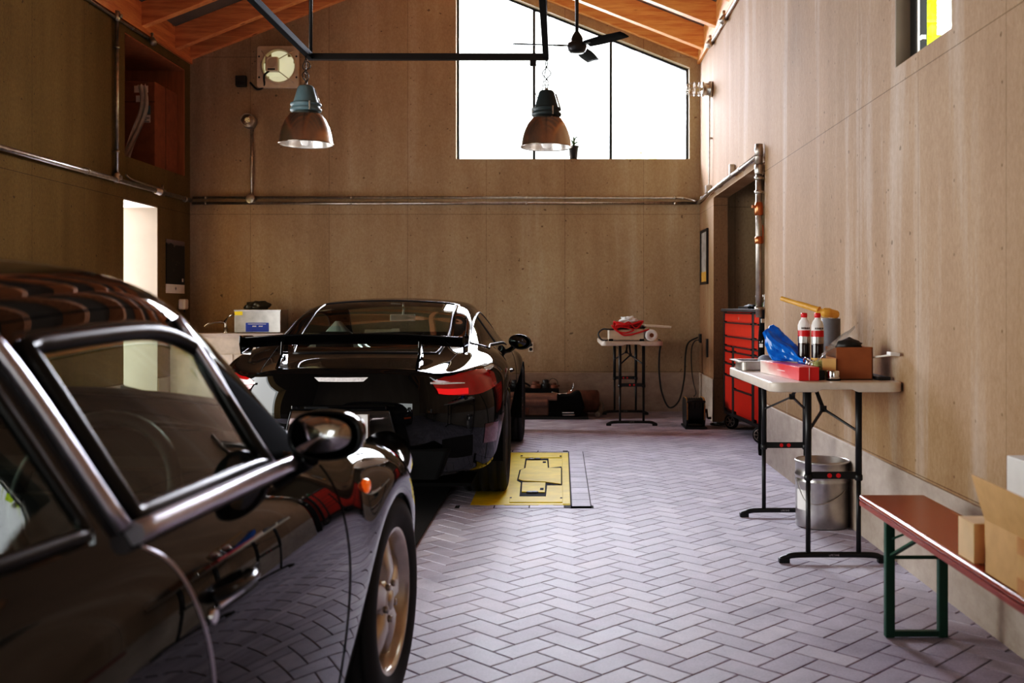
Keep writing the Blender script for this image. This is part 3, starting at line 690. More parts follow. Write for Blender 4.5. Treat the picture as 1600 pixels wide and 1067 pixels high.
mb = MB(); mb.tube(crv([(-.1, 11.42, .26), (.0, 11.42, .24), (.10, 11.42, .26), (.14, 11.4, .31), (.142, 11.4, .37)], 6), .007, 8); o = mb.build('bent_tube', M['chrome']); tag(o, 'thin bent shiny tube rising from the black car parts', 'tube')
mb = MB(); mb.bb(-.92, -.02, 11.52, 11.72, .03, .29); o = mb.build('dark_crate', M['black_matte'], bevel=.02); tag(o, 'long dark crate against the back wall behind the brown bumper part', 'crate')
mb = MB(); mb.tube(crv([(-.62, 11.6, .30), (-.64, 11.6, .35), (-.60, 11.6, .37), (-.56, 11.6, .34), (-.60, 11.6, .315), (-.55, 11.6, .34), (-.46, 11.6, .36), (-.38, 11.6, .335), (-.34, 11.6, .305)], 6), .011, 8); o = mb.build('rubber_hose', M['rubber']); tag(o, 'curled black rubber hose lying on the dark crate', 'hose')
for i, (x, m, s, lab) in enumerate(((-.28, 'rust', (.06, .04, .04), 'small rusty red fitting on the dark crate beside the hose'), (-.17, 'near_black', (.05, .05, .05), 'dark round pump on the dark crate beside the rusty fitting'), (-.08, 'rust', (.05, .04, .03), 'right-hand brownish bracket on the dark crate'))):
    mb = MB(); mb.lathe([(0, 0), (s[0], 0), (s[0], s[2]), (s[0]*.7, s[2]*1.2), (s[0]*.7, s[2]*1.9), (0, s[2]*2)], (x, 11.58, .291), n=14); mb.bar((x-.07, 11.58, .30), (x+.07, 11.58, .32), .02); tag(mb.build('car_fitting', M[m], bevel=.004), lab, 'car part')
mb = MB(); mb.tube(crv([(-.15, 11.6, .30), (-.13, 11.6, .37), (-.09, 11.6, .40), (-.04, 11.6, .37), (-.03, 11.6, .30)], 6), .003, 6); tag(mb.build('wire_loop', M['near_black']), 'thin dark wire loop standing on the dark crate', 'wire')
t = thing('rusty_silencer', 'rusty brown exhaust silencer on the floor left of the far table', 'silencer', (.25, 11.4, 0))
mb = MB(); mb.lathe([(0, 0), (.10, 0), (.125, .02), (.125, .34), (.10, .36), (0, .36)], (.07, 11.45, .155), (1, 0, 0), n=26); mb.build('drum', M['rust'], t)
mb = MB(); mb.tube(crv([(.40, 11.45, .155), (.45, 11.40, .12), (.44, 11.28, .06), (.40, 11.15, .04)], 5), .03, 12); mb.build('pipe', M['steel_dull'], t)
for i, (x, y, z) in enumerate(((.08, 11.015, .075), (.085, 11.012, .05))):
    mb = MB(); mb.box((x, y, z), (.13, .05, .012), .1*i); tag(mb.build('metal_strip', M['steel'], bevel=.002), ['upper of two short shiny metal strips beside the black liner', 'lower of two short shiny metal strips beside the black liner'][i], 'metal strip')

# --- socket on the back wall
t = thing('wall_outlet', 'small off-white double wall outlet on the back wall right of the coupe mirror', 'outlet', (-.347, YB, .69))
mb = MB(); mb.bb(-.375, -.315, YB-.012, YB-.001, .69, .80); mb.build('plate', M['white_plastic'], t, bevel=.003)
for z in (.72, .77):
    mb = MB(); mb.cyl((-.345, YB-.016, z), (-.345, YB-.010, z), .019, 16); mb.build('receptacle', M['near_black'], t)

t = thing('trunking_box', 'low cream cable trunking box on the back wall, seen through the coupe glass', 'box', (-2.06, YB, .86))
mb = MB(); mb.bb(-2.26, -1.95, YB-.05, YB+.001, .86, .95); mb.build('housing', M['cream'], t, bevel=.004)
mb = MB(); mb.bb(-1.95, -1.86, YB-.055, YB+.001, .86, .96); pl = mb.build('outlet_plate', M['white_plastic'], t, bevel=.003)
mb = MB(); mb.cyl((-1.905, YB-.058, .91), (-1.905, YB-.05, .91), .012, 12); mb.build('receptacle', M['near_black'], pl)
# --- sink counter at the back left
t = thing('sink_counter', 'pale stone sink counter in the back left corner with a steel tank on it', 'counter', (-3.4, 11.5, 0))
mb = MB(); mb.prism([rrect(XL+.005, -2.30, 11.18, YB-.02, .01), rrect(-4.1, -3.75, 11.3, 11.7, .05)], lambda x, y: (x, y, .88), (0, 0, .04)); mb.build('worktop', M['concrete'], t, bevel=.004)
mb = MB(); mb.bb(XL+.01, -2.32, 11.22, YB-.02, .10, .88); mb.build('cabinet', mat('stone_front', (.55, .47, .37), .6, var=.25, vscale=6), t)
mb = MB(); mb.bb(XL+.01, -2.32, 11.25, YB-.02, 0, .10); mb.build('plinth', M['near_black'], t)
for i in range(3):
    mb = MB(); mb.bb(-4.2+.63*i, -4.2+.63*i+.61, 11.205, 11.222, .13, .69); d = mb.build('door', mat('stone_door', (.58, .50, .40), .55, var=.2, vscale=6) if i == 0 else M.setdefault('stone_door', bpy.data.materials['stone_door']), t, bevel=.003)
    mb = MB(); mb.bar((-4.2+.63*i+.25, 11.195, .62), (-4.2+.63*i+.36, 11.195, .62), .012); mb.build('handle', M['steel'], d)
t = thing('tap', 'chrome lever tap at the sink left of the steel tank', 'tap', (-3.78, 11.55, .92))
mb = MB(); mb.cyl((-3.78, 11.55, .92), (-3.78, 11.55, 1.06), .02, 16, .016); mb.lathe([(.03, 0), (.03, .008), (.02, .012)], (-3.78, 11.55, .92)); mb.build('body', M['chrome'], t)
mb = MB(); mb.tube(crv([(-3.78, 11.55, 1.02), (-3.83, 11.53, 1.04), (-3.95, 11.5, 1.02), (-4.0, 11.49, .985)], 6), .012, 10); mb.build('spout', M['chrome'], t)
mb = MB(); mb.tube([(-3.78, 11.55, 1.06), (-3.74, 11.54, 1.10), (-3.68, 11.52, 1.125)], [.008, .009, .017], 10); mb.build('lever', M['chrome'], t)
t = thing('ultrasonic_cleaner', 'brushed steel tank with blue panel and yellow sticker on the sink counter', 'cleaner', (-3.345, 11.45, .92))
mb = MB(); mb.bb(-3.60, -3.09, 11.3, 11.62, .925, 1.175); mb.build('tank', M['steel'], t, bevel=.006)
mb = MB(); mb.bb(-3.605, -3.085, 11.295, 11.625, 1.165, 1.180); mb.build('lid', M['steel'], t, bevel=.003)
pp = MB(); pp.bb(-3.475, -3.22, 11.297, 11.3, .935, 1.035); pn = pp.build('control_panel', M['blue_panel'], t)
mb = MB(); mb.bb(-3.45, -3.25, 11.2955, 11.2972, 1.018, 1.023)
for x in (-3.40, -3.385, -3.37, -3.33, -3.315, -3.30): mb.bb(x, x+.011, 11.2955, 11.2972, .99, 1.003)
mb.build('printed_mark', M['white'], pn)
mb = MB(); mb.bb(-3.597, -3.51, 11.2975, 11.2995, 1.118, 1.16); mb.build('sticker', M['yellow_label'], t)
for x in (-3.57, -3.12):
    mb = MB(); mb.cyl((x, 11.34, .92), (x, 11.34, .93), .015, 10); mb.build('foot', M['rubber'], t)
mb = MB(); mb.blob((-3.38, 11.45, 1.215), (.125, .08, .062), 11, .3, 1.7, 4, cut=-.033); mb.blob((-3.46, 11.40, 1.205), (.06, .05, .04), 4, .3, 1.7, 3, cut=-.02); tag(mb.build('dark_bag', mat('dark_olive_film', (.045, .038, .02), .3, var=.4)), 'dark crumpled bag on top of the steel tank', 'bag')
t = thing('hose_tap', 'small dull pipe tap on the back wall behind the coupe, right of the steel tank', 'tap', (-2.87, YB-.1, 1.0))
mb = MB(); mb.cyl((-3.02, YB-.08, 1.03), (-2.80, YB-.08, 1.03), .016, 10); mb.cyl((-2.95, YB-.08, 1.03), (-2.95, YB+.004, 1.03), .014, 10); mb.cyl((-3.0, YB-.08, 1.0), (-3.0, YB-.08, 1.07), .022, 10); mb.build('pipe', M['steel_dull'], t)

# --- tool chest in the right-hand opening
t = thing('tool_chest', 'tall red roller tool chest with black frame and many drawers in the right opening', 'tool chest', (1.70, 9.64, 0), math.radians(4.1))
L_ = 1.40; dp = .5
mb = MB(); mb.box((dp/2+.02, 0, .665), (dp, L_, 1.0)); mb.build('cabinet', M['red'], t, local=True, bevel=.004)
mb = MB(); mb.box((dp/2+.0, 0, 1.178), (dp+.06, L_+.03, .03)); mb.build('top_mat', M['near_black'], t, local=True, bevel=.006)
mb = MB(); mb.box((dp/2+.01, 0, .155), (dp+.02, L_, .03)); mb.build('base_frame', M['black'], t, local=True)
for y, w_, z0 in ((.68, .04, .17), (-.44, .075, .17), (-.68, .05, .17)):
    mb = MB(); mb.box((.008, y, (z0+1.162)/2), (.03, w_, 1.162-z0)); mb.build('post', M['black'], t, local=True, bevel=.003)
mb = MB(); mb.box((.008, .31, .5), (.03, .075, .66)); mb.build('post', M['black'], t, local=True, bevel=.003)
rows = [(1.066, 1.156), (.93, 1.06), (.836, .924)]; low = [(.782, .83), (.662, .776), (.544, .656)]
def drawer(ya, yb, za, zb, nm='drawer'):
    mb = MB(); mb.box((.009, (ya+yb)/2, (za+zb)/2), (.022, yb-ya, zb-za-.006)); d = mb.build(nm, M['red'], t, local=True, bevel=.003)
    mb = MB(); mb.box((-.008, (ya+yb)/2, zb-.006), (.016, yb-ya, .012)); mb.build('pull_strip', M['black'], d, local=True)
    return d
for za, zb in rows: drawer(-.405, .655, za, zb); drawer(-.655, -.475, za, zb)
for za, zb in low: drawer(.345, .655, za, zb); drawer(-.405, .275, za, zb); drawer(-.655, -.475, za, zb)
drawer(.345, .655, .20, .538); drawer(-.405, .275, .425, .538); drawer(-.405, .275, .20, .42); drawer(-.655, -.475, .20, .538)
mb = MB(); mb.box((-.004, .1, 1.10), (.004, .02, .02)); mb.build('lock', M['chrome'], t, local=True)
for y in (.53, -.55):
    for x in (.035, .42):
        ax = Vector((-.72, -.69, 0)) if x < .1 else Vector((1, 0, 0)); cc = Vector((x, y, .075)); uu, vv = frame(ax)
        mb = MB(); mb.lathe([(.03, -.022), (.068, -.022), (.075, -.012), (.075, .012), (.068, .022), (.03, .022)], cc, ax, n=26); cw = mb.build('caster', M['rubber'], t, local=True)
        mb = MB()
        for k in range(6):
            a = k*PI/3; mb.bar(cc+ax*.024, cc+ax*.024+(uu*math.cos(a)+vv*math.sin(a))*.05, .01, .006)
        mb.lathe([(.045, .02), (.052, .02), (.052, .026), (.045, .026)], cc, ax, n=22); mb.build('hub', M['steel_dull'], cw, local=True)
        mb = MB(); mb.box(cc+Vector((.03, -.02, .062)), (.09, .10, .02)); mb.bar(cc-ax*.028+Vector((0, 0, .07)), cc-ax*.028+Vector((0, 0, -.02)), .05, .006); mb.build('fork', M['black'], cw, local=True, bevel=.003)
def spray(x, y, m, lab):
    z = 1.194; t = thing('spray_bottle', lab, 'bottle', (x, y, z))
    mb = MB(); mb.lathe([(0, 0), (.032, 0), (.034, .006), (.034, .05), (.02, .075), (.014, .08)], (x, y, z), n=20); mb.build('body', m, t)
    mb = MB(); mb.lathe([(.016, .078), (.024, .08), (.024, .125), (.015, .13), (0, .13)], (x, y, z), n=16); mb.bar((x-.035, y, z+.115), (x, y, z+.115), .016); mb.build('trigger_head', M['white'], t)
gm = mat('green_bottle', (.03, .32, .05), .2)
v1 = at(1184, 470, 9.25); v2 = at(1196, 468, 8.99)
spray(1.80, 9.28, gm, 'green bottle with white head on the tool chest, left of the pipe'); spray(1.815, 9.02, M['clear_plastic'], 'clear bottle with white head on the tool chest, behind the pipe')
mb = MB(); mb.bar((1.76, 9.55, 1.205), (1.74, 9.95, 1.205), .03, .02); mb.bar((1.74, 9.42, 1.212), (1.80, 9.65, 1.207), .02, .016); tag(mb.build('hand_tool', M['black'], bevel=.003), 'black hand tool lying on top of the red tool chest', 'tool')
mb = MB(); mb.blob((1.80, 9.72, 1.214), (.05, .09, .022), 2, .3, 2); tag(mb.build('grey_rag', M['grey_plastic']), 'dark rag on the far end of the tool chest top', 'rag')
# black bag leaning by the jamb
t = thing('black_banner_bag', 'long black bag with white lettering standing upright at the right opening jamb', 'bag', (1.65, 8.36, 0))
mb = MB(); mb.tube(crv([(1.655, 8.38, .01), (1.655, 8.38, .05), (1.655, 8.36, .4), (1.645, 8.33, .8), (1.645, 8.30, 1.02), (1.665, 8.30, 1.20)], 5), [.02]+[.036]*4+[.04]*21, 14); bb_ = mb.build('sleeve', M['black_matte'], t)
mb = MB()
for i, (z, l) in enumerate(((.90, .03), (.935, .02), (.965, .03), (1.0, .02), (1.03, .025))): mb.box((1.622, 8.282, z), (.03, .004, l), -.72)
mb.build('printed_mark', M['white'], bb_)
mb = MB(); mb.box((1.632, 8.268, 1.1), (.03, .02, .035)); mb.build('buckle', M['steel'], t, bevel=.004)

# --- steel pail under the near table
t = thing('steel_pail', 'shiny steel pail with ribs and a paper label under the near folding table', 'pail', (1.455, 5.70, 0))
R0 = .145; prof = [(0, .006), (.136, .006), (.142, 0), (R0, .006), (R0, .09)]
for z in (.255, .285): prof += [(R0, z-.012), (R0+.004, z-.004), (R0+.004, z+.004), (R0, z+.012)]
prof += [(R0, .352), (R0+.006, .356), (R0+.006, .364), (R0, .368), (R0-.004, .364), (R0-.004, .02), (0, .02)]
mb = MB(); mb.lathe(prof, (1.455, 5.70, 0), n=44); mb.build('drum', M['steel'], t)
mb = MB(); mb.add([(1.455+(R0+.0015)*math.cos(a), 5.70+(R0+.0015)*math.sin(a), z) for z in (.10, .21) for a in [math.radians(190+6*i) for i in range(8)]], [(i, i+1, 9+i, 8+i) for i in range(7)], True); mb.build('paper_label', M['white'], t)
mb = MB(); mb.tube(crv([(1.455-R0-.002, 5.70-.03, .26), (1.33, 5.55, .16), (1.43, 5.54, .15), (1.54, 5.58, .20), (1.455+R0+.002, 5.67, .26)], 8), .003, 6); mb.build('handle', M['galv'], t)

# --- bench
t = thing('beer_bench', 'red-brown beer bench with green folding steel legs along the right wall', 'bench', (1.30, 3.0, 0))
mb = MB(); mb.bb(1.172, 1.432, 1.83, 4.03, .455, .478); mb.build('seat', M['bench_top'], t, bevel=.011, seg=5)
mb = MB(); mb.bb(1.172, 1.19, 1.84, 4.02, .437, .456); mb.bb(1.414, 1.432, 1.84, 4.02, .437, .456); mb.build('edge_rail', M['bench_edge'], t, bevel=.003)
mb = MB(); mb.bb(1.19, 1.414, 3.82, 3.86, .437, .456); mb.bb(1.19, 1.414, 2.0, 2.04, .437, .456); mb.build('cross_rail', M['bench_edge'], t)
for yl, s in ((3.77, -1), (2.10, 1)):
    for x in (1.21, 1.405):
        mb = MB(); mb.box((x, yl, .22), (.034, .03, .435)); mb.build('leg', M['green'], t, bevel=.004)
    mb = MB(); mb.bar((1.21, yl, .016), (1.405, yl, .016), .026, .02); mb.build('floor_bar', M['green'], t, bevel=.003)
    mb = MB(); mb.bar((1.21, yl, .295), (1.405, yl, .295), .006, .012); mb.build('cross_bar', M['green'], t)
    for k in range(2):
        mb = MB(); mb.bar((1.215+k*.19, yl, .30), (1.29+k*.03, yl+s*.22, .44), .026, .008); mb.build('brace', M['green'], t)
    mb = MB(); mb.bar((1.215, yl, .36), (1.31, yl+s*.09, .43), .024, .008); mb.bar((1.215, yl, .41), (1.31, yl+s*.06, .425), .02, .008); mb.bar((1.30, yl+s*.02, .44), (1.30, yl+s*.26, .44), .05, .006); mb.build('hinge_plate', M['green'], t)
BT = .478
t = thing('cardboard_box', 'large open cardboard box with raised flaps at the near end of the bench', 'box', (1.33, 2.56, BT))
x0, x1, ya, yb, hz = 1.176, 1.50, 2.28, 2.84, .15; th = .005
mb = MB(); mb.bb(x0, x0+th, ya, yb, BT, BT+hz); mb.bb(x1-th, x1, ya, yb, BT, BT+hz); mb.bb(x0, x1, ya, ya+th, BT, BT+hz); mb.bb(x0, x1, yb-th, yb, BT, BT+hz); mb.bb(x0, x1, ya, yb, BT, BT+.005); mb.build('carton', M['card'], t)
mb = MB(); mb.add([(x0, yb, BT+hz), (x0, ya, BT+hz), (x0-.045, ya+.05, BT+hz+.12), (x0-.038, yb-.0, BT+hz+.125)]+[(x0+.004, yb, BT+hz), (x0+.004, ya, BT+hz), (x0-.041, ya+.05, BT+hz+.12), (x0-.034, yb, BT+hz+.125)], [(0, 1, 2, 3), (7, 6, 5, 4), (0, 4, 5, 1), (1, 5, 6, 2), (2, 6, 7, 3), (3, 7, 4, 0)]); mb.build('flap', M['card'], t)
mb = MB(); mb.add([(x0, yb, BT+hz), (x1, yb, BT+hz), (x1, yb+.09, BT+hz+.035), (x0+.02, yb+.09, BT+hz+.035)], [(0, 1, 2, 3)]); mb.build('flap', M['card'], t)
mb = MB(); mb.add([(x1, yb, BT+hz), (x1, ya, BT+hz), (x1+.06, ya, BT+hz+.05), (x1+.06, yb, BT+hz+.05)], [(0, 1, 2, 3)]); mb.build('flap', M['card'], t)
for za in (BT+.0, BT+hz-.045):
    mb = MB(); mb.bb(x0-.0015, x0, 2.58, 2.635, za, za+.045); mb.build('tape', M['tape'], t)
t = thing('small_carton', 'small pale cardboard carton on the bench behind the large open box', 'box', (1.24, 2.95, BT))
mb = MB(); mb.bb(1.188, 1.27, 2.945, 3.06, BT, BT+.115); mb.build('carton', M['card_light'], t, bevel=.002)
mb = MB(); mb.add([(1.188, 3.06, BT+.116), (1.188, 2.945, BT+.116), (1.155, 2.96, BT+.135), (1.155, 3.05, BT+.135)], [(0, 1, 2, 3)]); mb.build('flap', M['card'], t)
t = thing('white_carton', 'tall white carton on the bench at the right edge of the photo', 'box', (1.44, 3.0, BT))
mb = MB(); mb.bb(1.35, 1.55, 2.93, 3.10, BT, BT+.29); wc = mb.build('carton', mat('grey_white_card', (.62, .60, .56), .6, var=.05), t, bevel=.003)
mb = MB(); mb.bb(1.39, 1.53, 2.9285, 2.93, BT+.16, BT+.24); lb_ = mb.build('label', M['white'], wc)
mb = MB()
for i in range(4): mb.bb(1.40, 1.51-.02*(i % 2), 2.9275, 2.9285, BT+.172+.016*i, BT+.177+.016*i)
mb.build('print_line', M['grey_plastic'], lb_)

# --- lift plate in the floor
t = thing('lift_plate', 'yellow steel car lift cover plate set in the brick floor beside the coupe', 'lift plate', (-.25, 7.4, 0))
X0, X1, Y0, Y1 = -.555, .06, 6.28, 8.52
mb = MB(); mb.bb(X0, X1, Y0, Y1, -.02, .0005); mb.build('base_plate', M['yellow'], t)
# moving covers with dark gaps round them (drawn in pixel-free plan metres)
def plan(px, py):
    D = 1952/(660+py/5-478); return ((640+px/5-876)*D/1600, D)
def slab(pts, z0, z1, nm, m, par=t, bev=.002):
    mb = MB(); z0 -= .0035; z1 -= .0035; mb.prism([[plan(*p) for p in pts]], lambda x, y: (x, y, z0), (0, 0, z1-z0)); return mb.build(nm, m, par, bevel=bev)
slab([(905, 282), (1085, 282), (1090, 355), (1188, 345), (1190, 492), (1075, 492), (1065, 578), (858, 578), (868, 470), (838, 455), (858, 372), (893, 360)], .004, .0048, 'gap', M['black_matte'], bev=0)
slab([(914, 303), (1075, 303), (1080, 362), (1183, 362), (1183, 488), (1060, 470), (885, 462), (850, 450), (868, 378), (905, 362)], .0045, .011, 'cover_panel', M['yellow'])
slab([(880, 475), (1062, 475), (1056, 552), (876, 548)], .0045, .011, 'cover_panel', M['yellow'])
slab([(870, 255), (1188, 255), (1190, 278), (866, 278)], .004, .009, 'cover_panel', M['yellow'])
slab([(785, 590), (1192, 590), (1194, 628), (778, 628)], .004, .009, 'cover_panel', M['yellow'])
slab([(1192, 240), (1238, 240), (1256, 640), (1196, 640)], .004, .008, 'edge_strip', M['yellow'])
for pts in ([(1040, 311), (1065, 311), (1066, 324), (1040, 324)], [(1020, 520), (1048, 520), (1046, 537), (1018, 537)]): slab(pts, .011, .0116, 'socket_hole', M['black_matte'], bev=0)
for pts in ([(1186, 362), (1191, 362), (1192, 490), (1187, 490)], [(783, 590), (799, 590), (797, 598), (782, 598)], [(1176, 592), (1193, 592), (1193, 600), (1176, 600)], [(868, 262), (884, 262), (882, 270), (866, 270)], [(1172, 264), (1188, 264), (1188, 272), (1172, 272)]): slab(pts, .009, .0096, 'slot', M['black_matte'], bev=0)
for px, py in ((940, 553), (975, 552), (1000, 290), (950, 292)):
    x, y = plan(px, py); mb = MB(); mb.lathe([(0, .012), (.02, .012), (.026, .008), (.026, .002)], (x, y, .0005), n=16); mb.build('roller', M['near_black'], t)
# dark mat between the cars, its far part painting shade under the coupe
mb = MB(); mb.prism([rrect(-4.2, -.735, 3.0, 8.6, .01)], lambda x, y: (x, y, -.005), (0, 0, .010)); tag(mb.build('floor_mat_and_shade', M['mat_dark']), 'dark speckled rubber mat between the two cars, extended as painted shade under the black coupe', 'mat')
# ------------------------------------------------------------------ conduits
def clamp(mb_, p, ax, r, off):
    """two-part pipe clip round p, standing off the wall along off"""
    p = Vector(p); ax = Vector(ax).normalized()
    mb_.lathe([(r*1.02, -.012), (r*1.35, -.012), (r*1.35, .012), (r*1.02, .012)], p, ax, n=14)
    mb_.bar(p, p+Vector(off), .018)
def conduit(pts, r, label, clips=(), off=(0, .03, 0), m='galv', name='conduit', smooth=True):
    t = thing(name, label, 'pipe', pts[0], 0)
    mb = MB(); mb.tube(pts, r, 12); mb.build('pipe', M[m], t)
    for p, ax in clips:
        mb = MB(); clamp(mb, p, ax, r, off); mb.build('clip', M['galv'], t)
    return t
yb = YB-.032
xs = (-2.42, -.39, 1.32, -4.1)
conduit([(XL+.04, yb, 2.47), (1.40, yb, 2.47)]+crv([(1.40, yb, 2.47), (1.50, yb, 2.45), (1.56, yb-.04, 2.425)], 4), .0135, 'upper of two thin steel conduits running level across the back wall', [((x, yb, 2.47), (1, 0, 0)) for x in xs])
t = conduit([(XL+.04, yb, 2.405), (XR-.05, yb, 2.405)], .0155, 'lower of two thin steel conduits running level across the back wall', [((x, yb, 2.405), (1, 0, 0)) for x in xs])
mb = MB()
for i in range(28): mb.bb(.35+.022*i, .35+.022*i+(.012 if i % 3 else .016), yb-.0162, yb-.015, 2.402, 2.409)
mb.build('printed_mark', M['near_black'], [c for c in t.children if c.name.startswith('pipe')][0])
xl = XL+.034
conduit([(xl, 11.77, 2.435), (xl, 6.75, 2.42)], .024, 'thick steel pipe running along the left wall at conduit height', [((xl, y, 2.43), (0, 1, 0)) for y in (11.6, 10.75, 9.2, 7.6)], (-.034, 0, 0))
t = thing('pipe_union', 'grey threaded pipe union on the thick left wall pipe above the bright doorway', 'fitting', (xl, 10.86, 2.43))
mb = MB(); mb.lathe([(.025, -.12), (.036, -.12), (.036, -.03), (.045, -.03), (.045, .03), (.036, .03), (.036, .12), (.025, .12)], (xl, 10.86, 2.433), (0, 1, 0), n=16); mb.build('sleeve', M['galv'], t)
mb = MB(); mb.cyl((xl, 10.95, 2.433), (xl, 10.95, 2.51), .012, 10); mb.build('bolt', M['galv'], t)
mb = MB(); mb.tube(crv([(xl+.01, 10.0, 2.50), (xl+.01, 10.12, 2.475), (xl+.01, 10.4, 2.465), (xl+.01, 10.8, 2.465)], 5), .01, 8); tag(mb.build('thin_conduit', M['galv']), 'short thin conduit curving down onto the thick left wall pipe', 'pipe')
conduit([(xl, 9.82, 2.46), (xl, 9.82, 3.98)], .019, 'upright steel conduit on the left wall beside the niche', [((xl, 9.82, z), (0, 0, 1)) for z in (2.70, 3.70)], (-.034, 0, 0))
def box_fit(p, lab, r=.034):
    p = Vector(p); mb = MB(); mb.lathe([(0, -.05), (r*.7, -.05), (r, -.03), (r, .03), (r*.7, .05), (0, .05)], p, (0, 0, 1), n=14); mb.cyl(p, p+Vector((.05 if p.x < 0 else -.05, 0, 0)), r*.6, 12)
    tag(mb.build('conduit_fitting', M['galv'], bevel=.002), lab, 'fitting')
box_fit((xl, 9.82, 4.0), 'shiny tee fitting at the top of the upright left wall conduit')
box_fit((xl, 9.82, 2.45), 'shiny tee fitting at the foot of the upright left wall conduit')
conduit([(xl-.01, 6.5, 3.985), (xl-.01, 10.6, 3.985)], .014, 'thin steel conduit along the top of the left wall under the timber plate', [((xl-.01, y, 3.985), (0, 1, 0)) for y in (8.9, 10.2)], (-.03, 0, 0))
def spot(p, d, lab):
    p = Vector(p); t = thing('spot_fitting', lab, 'lamp', p)
    mb = MB(); mb.cyl(p+Vector((0, 0, .05)), p+Vector((0, 0, -.02)), .014, 12); mb.lathe([(0, -.05), (.03, -.05), (.036, -.03), (.036, .02), (.02, .03), (0, .03)], p+Vector((0, 0, -.03)), d, n=16); mb.build('body', M['galv'], t)
    mb = MB(); mb.lathe([(0, .031), (.025, .031), (.028, .026)], p+Vector((0, 0, -.03)), tuple(-x for x in d), n=14); mb.build('lens', M['glass'], t)
spot((xl+.02, 10.62, 4.0), (-.5, .4, .7), 'small shiny spot fitting under the left timber plate above the niche')
xr = XR-.03
conduit([(xr+.005, 6.6, 3.985), (xr+.005, 10.75, 3.985)], .013, 'thin steel conduit along the top of the right wall under the timber plate', [((xr, y, 3.985), (0, 1, 0)) for y in (8.9, 9.9)], (.03, 0, 0))
spot((xr-.01, 10.75, 4.01), (.5, .4, .7), 'farther of two small fittings under the right timber plate')
spot((xr-.01, 9.85, 4.01), (.5, .4, .7), 'nearer of two small fittings under the right timber plate')
t = conduit([(xr, YB-.04, 2.405), (xr, 11.0, 2.42), (xr, 8.12, 2.425)], .02, 'steel pipe running along the right wall above the opening', [((xr, y, 2.42), (0, 1, 0)) for y in (11.4, 10.2, 9.0)], (.03, 0, 0))
mb = MB(); mb.box((xr, 9.45, 2.47), (.05, .06, .11)); mb.build('bracket', M['galv'], t, bevel=.004)
t = conduit([(xr-.012, 8.10, 1.13), (xr-.012, 8.10, 2.40)], .026, 'upright steel standpipe at the near jamb of the right opening', [((xr-.012, 8.10, z), (0, 0, 1)) for z in (2.23, 2.12, 1.20)], (.042, 0, 0), 'steel_dull', 'standpipe')
mb = MB(); mb.lathe([(.027, 0), (.034, 0), (.034, .07), (.027, .08)], (xr-.012, 8.10, 2.40), n=18); mb.cyl((xr-.012, 8.10, 2.34), (xr-.012, 8.10, 2.50), .031, 18); mb.build('top_cap', M['steel_dull'], t)
mb = MB(); mb.lathe([(.027, -.04), (.034, -.03), (.034, .03), (.027, .04)], (xr-.012, 8.10, 2.30), n=18); mb.box((xr+.012, 8.12, 2.31), (.06, .05, .06)); mb.build('tee', M['galv'], t)
cu = mat('copper', (.55, .22, .10), .3, .9)
mb = MB(); mb.lathe([(.026, -.05), (.035, -.045), (.035, .02), (.03, .05), (.026, .055)], (xr-.012, 8.10, 1.985), n=18); mb.cyl((xr-.012, 8.10, 2.0), (xr-.07, 8.08, 2.005), .013, 10); mb.build('copper_union', cu, t)
mb = MB(); mb.lathe([(.026, -.03), (.033, -.025), (.033, .02), (.026, .03)], (xr-.012, 8.10, 1.74), n=18); mb.cyl((xr+.02, 8.12, 1.72), (xr+.02, 8.12, 1.86), .01, 10); mb.build('drain_valve', cu, t)
conduit(crv([(xr, 10.87, 3.45), (xr, 10.88, 3.2), (xr-.004, 10.86, 2.9), (xr, 10.90, 2.6), (xr, 10.93, 2.46)], 6), .009, 'thin conduit dropping from the caged lamp on the right wall', [((xr, 10.87, 3.0), (0, 0, 1))], (.03, 0, 0))
mb = MB(); mb.box((xr-.005, 10.93, 2.465), (.06, .09, .085)); tag(mb.build('junction_box', M['galv'], bevel=.006), 'square steel junction box under the thin conduit on the right wall', 'box')
# caged lamps
gl2 = glass_mat('lamp_glass', (.92, .90, .86))
def caged(o, ax, name_lab, L=.28):
    o = Vector(o); ax = Vector(ax); t = thing('caged_lamp', name_lab, 'lamp', o)
    a, b = frame(ax)
    mb = MB(); mb.lathe([(0, 0), (.085, 0), (.085, .03), (.065, .04), (.065, .085), (.078, .09), (.078, .105), (0, .105)], o, ax, n=24); mb.build('base', M['galv'], t)
    mb = MB(); mb.lathe([(.055, .10), (.055, L-.07), (.045, L-.035), (.025, L-.012), (0, L-.005)], o, ax, n=22); mb.build('glass_jar', gl2, t)
    mb = MB(); mb.lathe([(0, .105), (.02, .105), (.022, .13), (.03, .16), (.026, .19), (0, .20)], o, ax, n=14); mb.build('bulb', emis('warm_bulb', (1, .62, .32), .22) if 'warm_bulb' not in bpy.data.materials else bpy.data.materials['warm_bulb'], t)
    mb = MB()
    for k in range(6):
        q = a*math.cos(k*PI/3)+b*math.sin(k*PI/3)
        mb.tube(crv([o+ax*.09+q*.074, o+ax*(L-.06)+q*.068, o+ax*(L-.015)+q*.05, o+ax*L+q*.012], 4), .0045, 6)
    for h, r in ((.135, .073), (.185, .071)): mb.tube([o+ax*h+(a*math.cos(i*PI/10)+b*math.sin(i*PI/10))*r for i in range(20)], .004, 6, closed=True)
    mb.build('cage', M['galv'], t); return t
caged((XR-.005, 10.87, 3.52), (-1, 0, 0), 'caged bulkhead lamp sticking out of the right wall by the gable window')
caged((-3.595, YB-.005, 3.35), (.12, -.99, -.05), 'round caged lamp on the back wall left of the pendant lamps', .2)
conduit([(-3.565, yb, 2.5), (-3.565, yb, 3.27)], .0125, 'upright conduit below the round caged lamp on the back wall', [((-3.565, yb, 2.95), (0, 0, 1))])
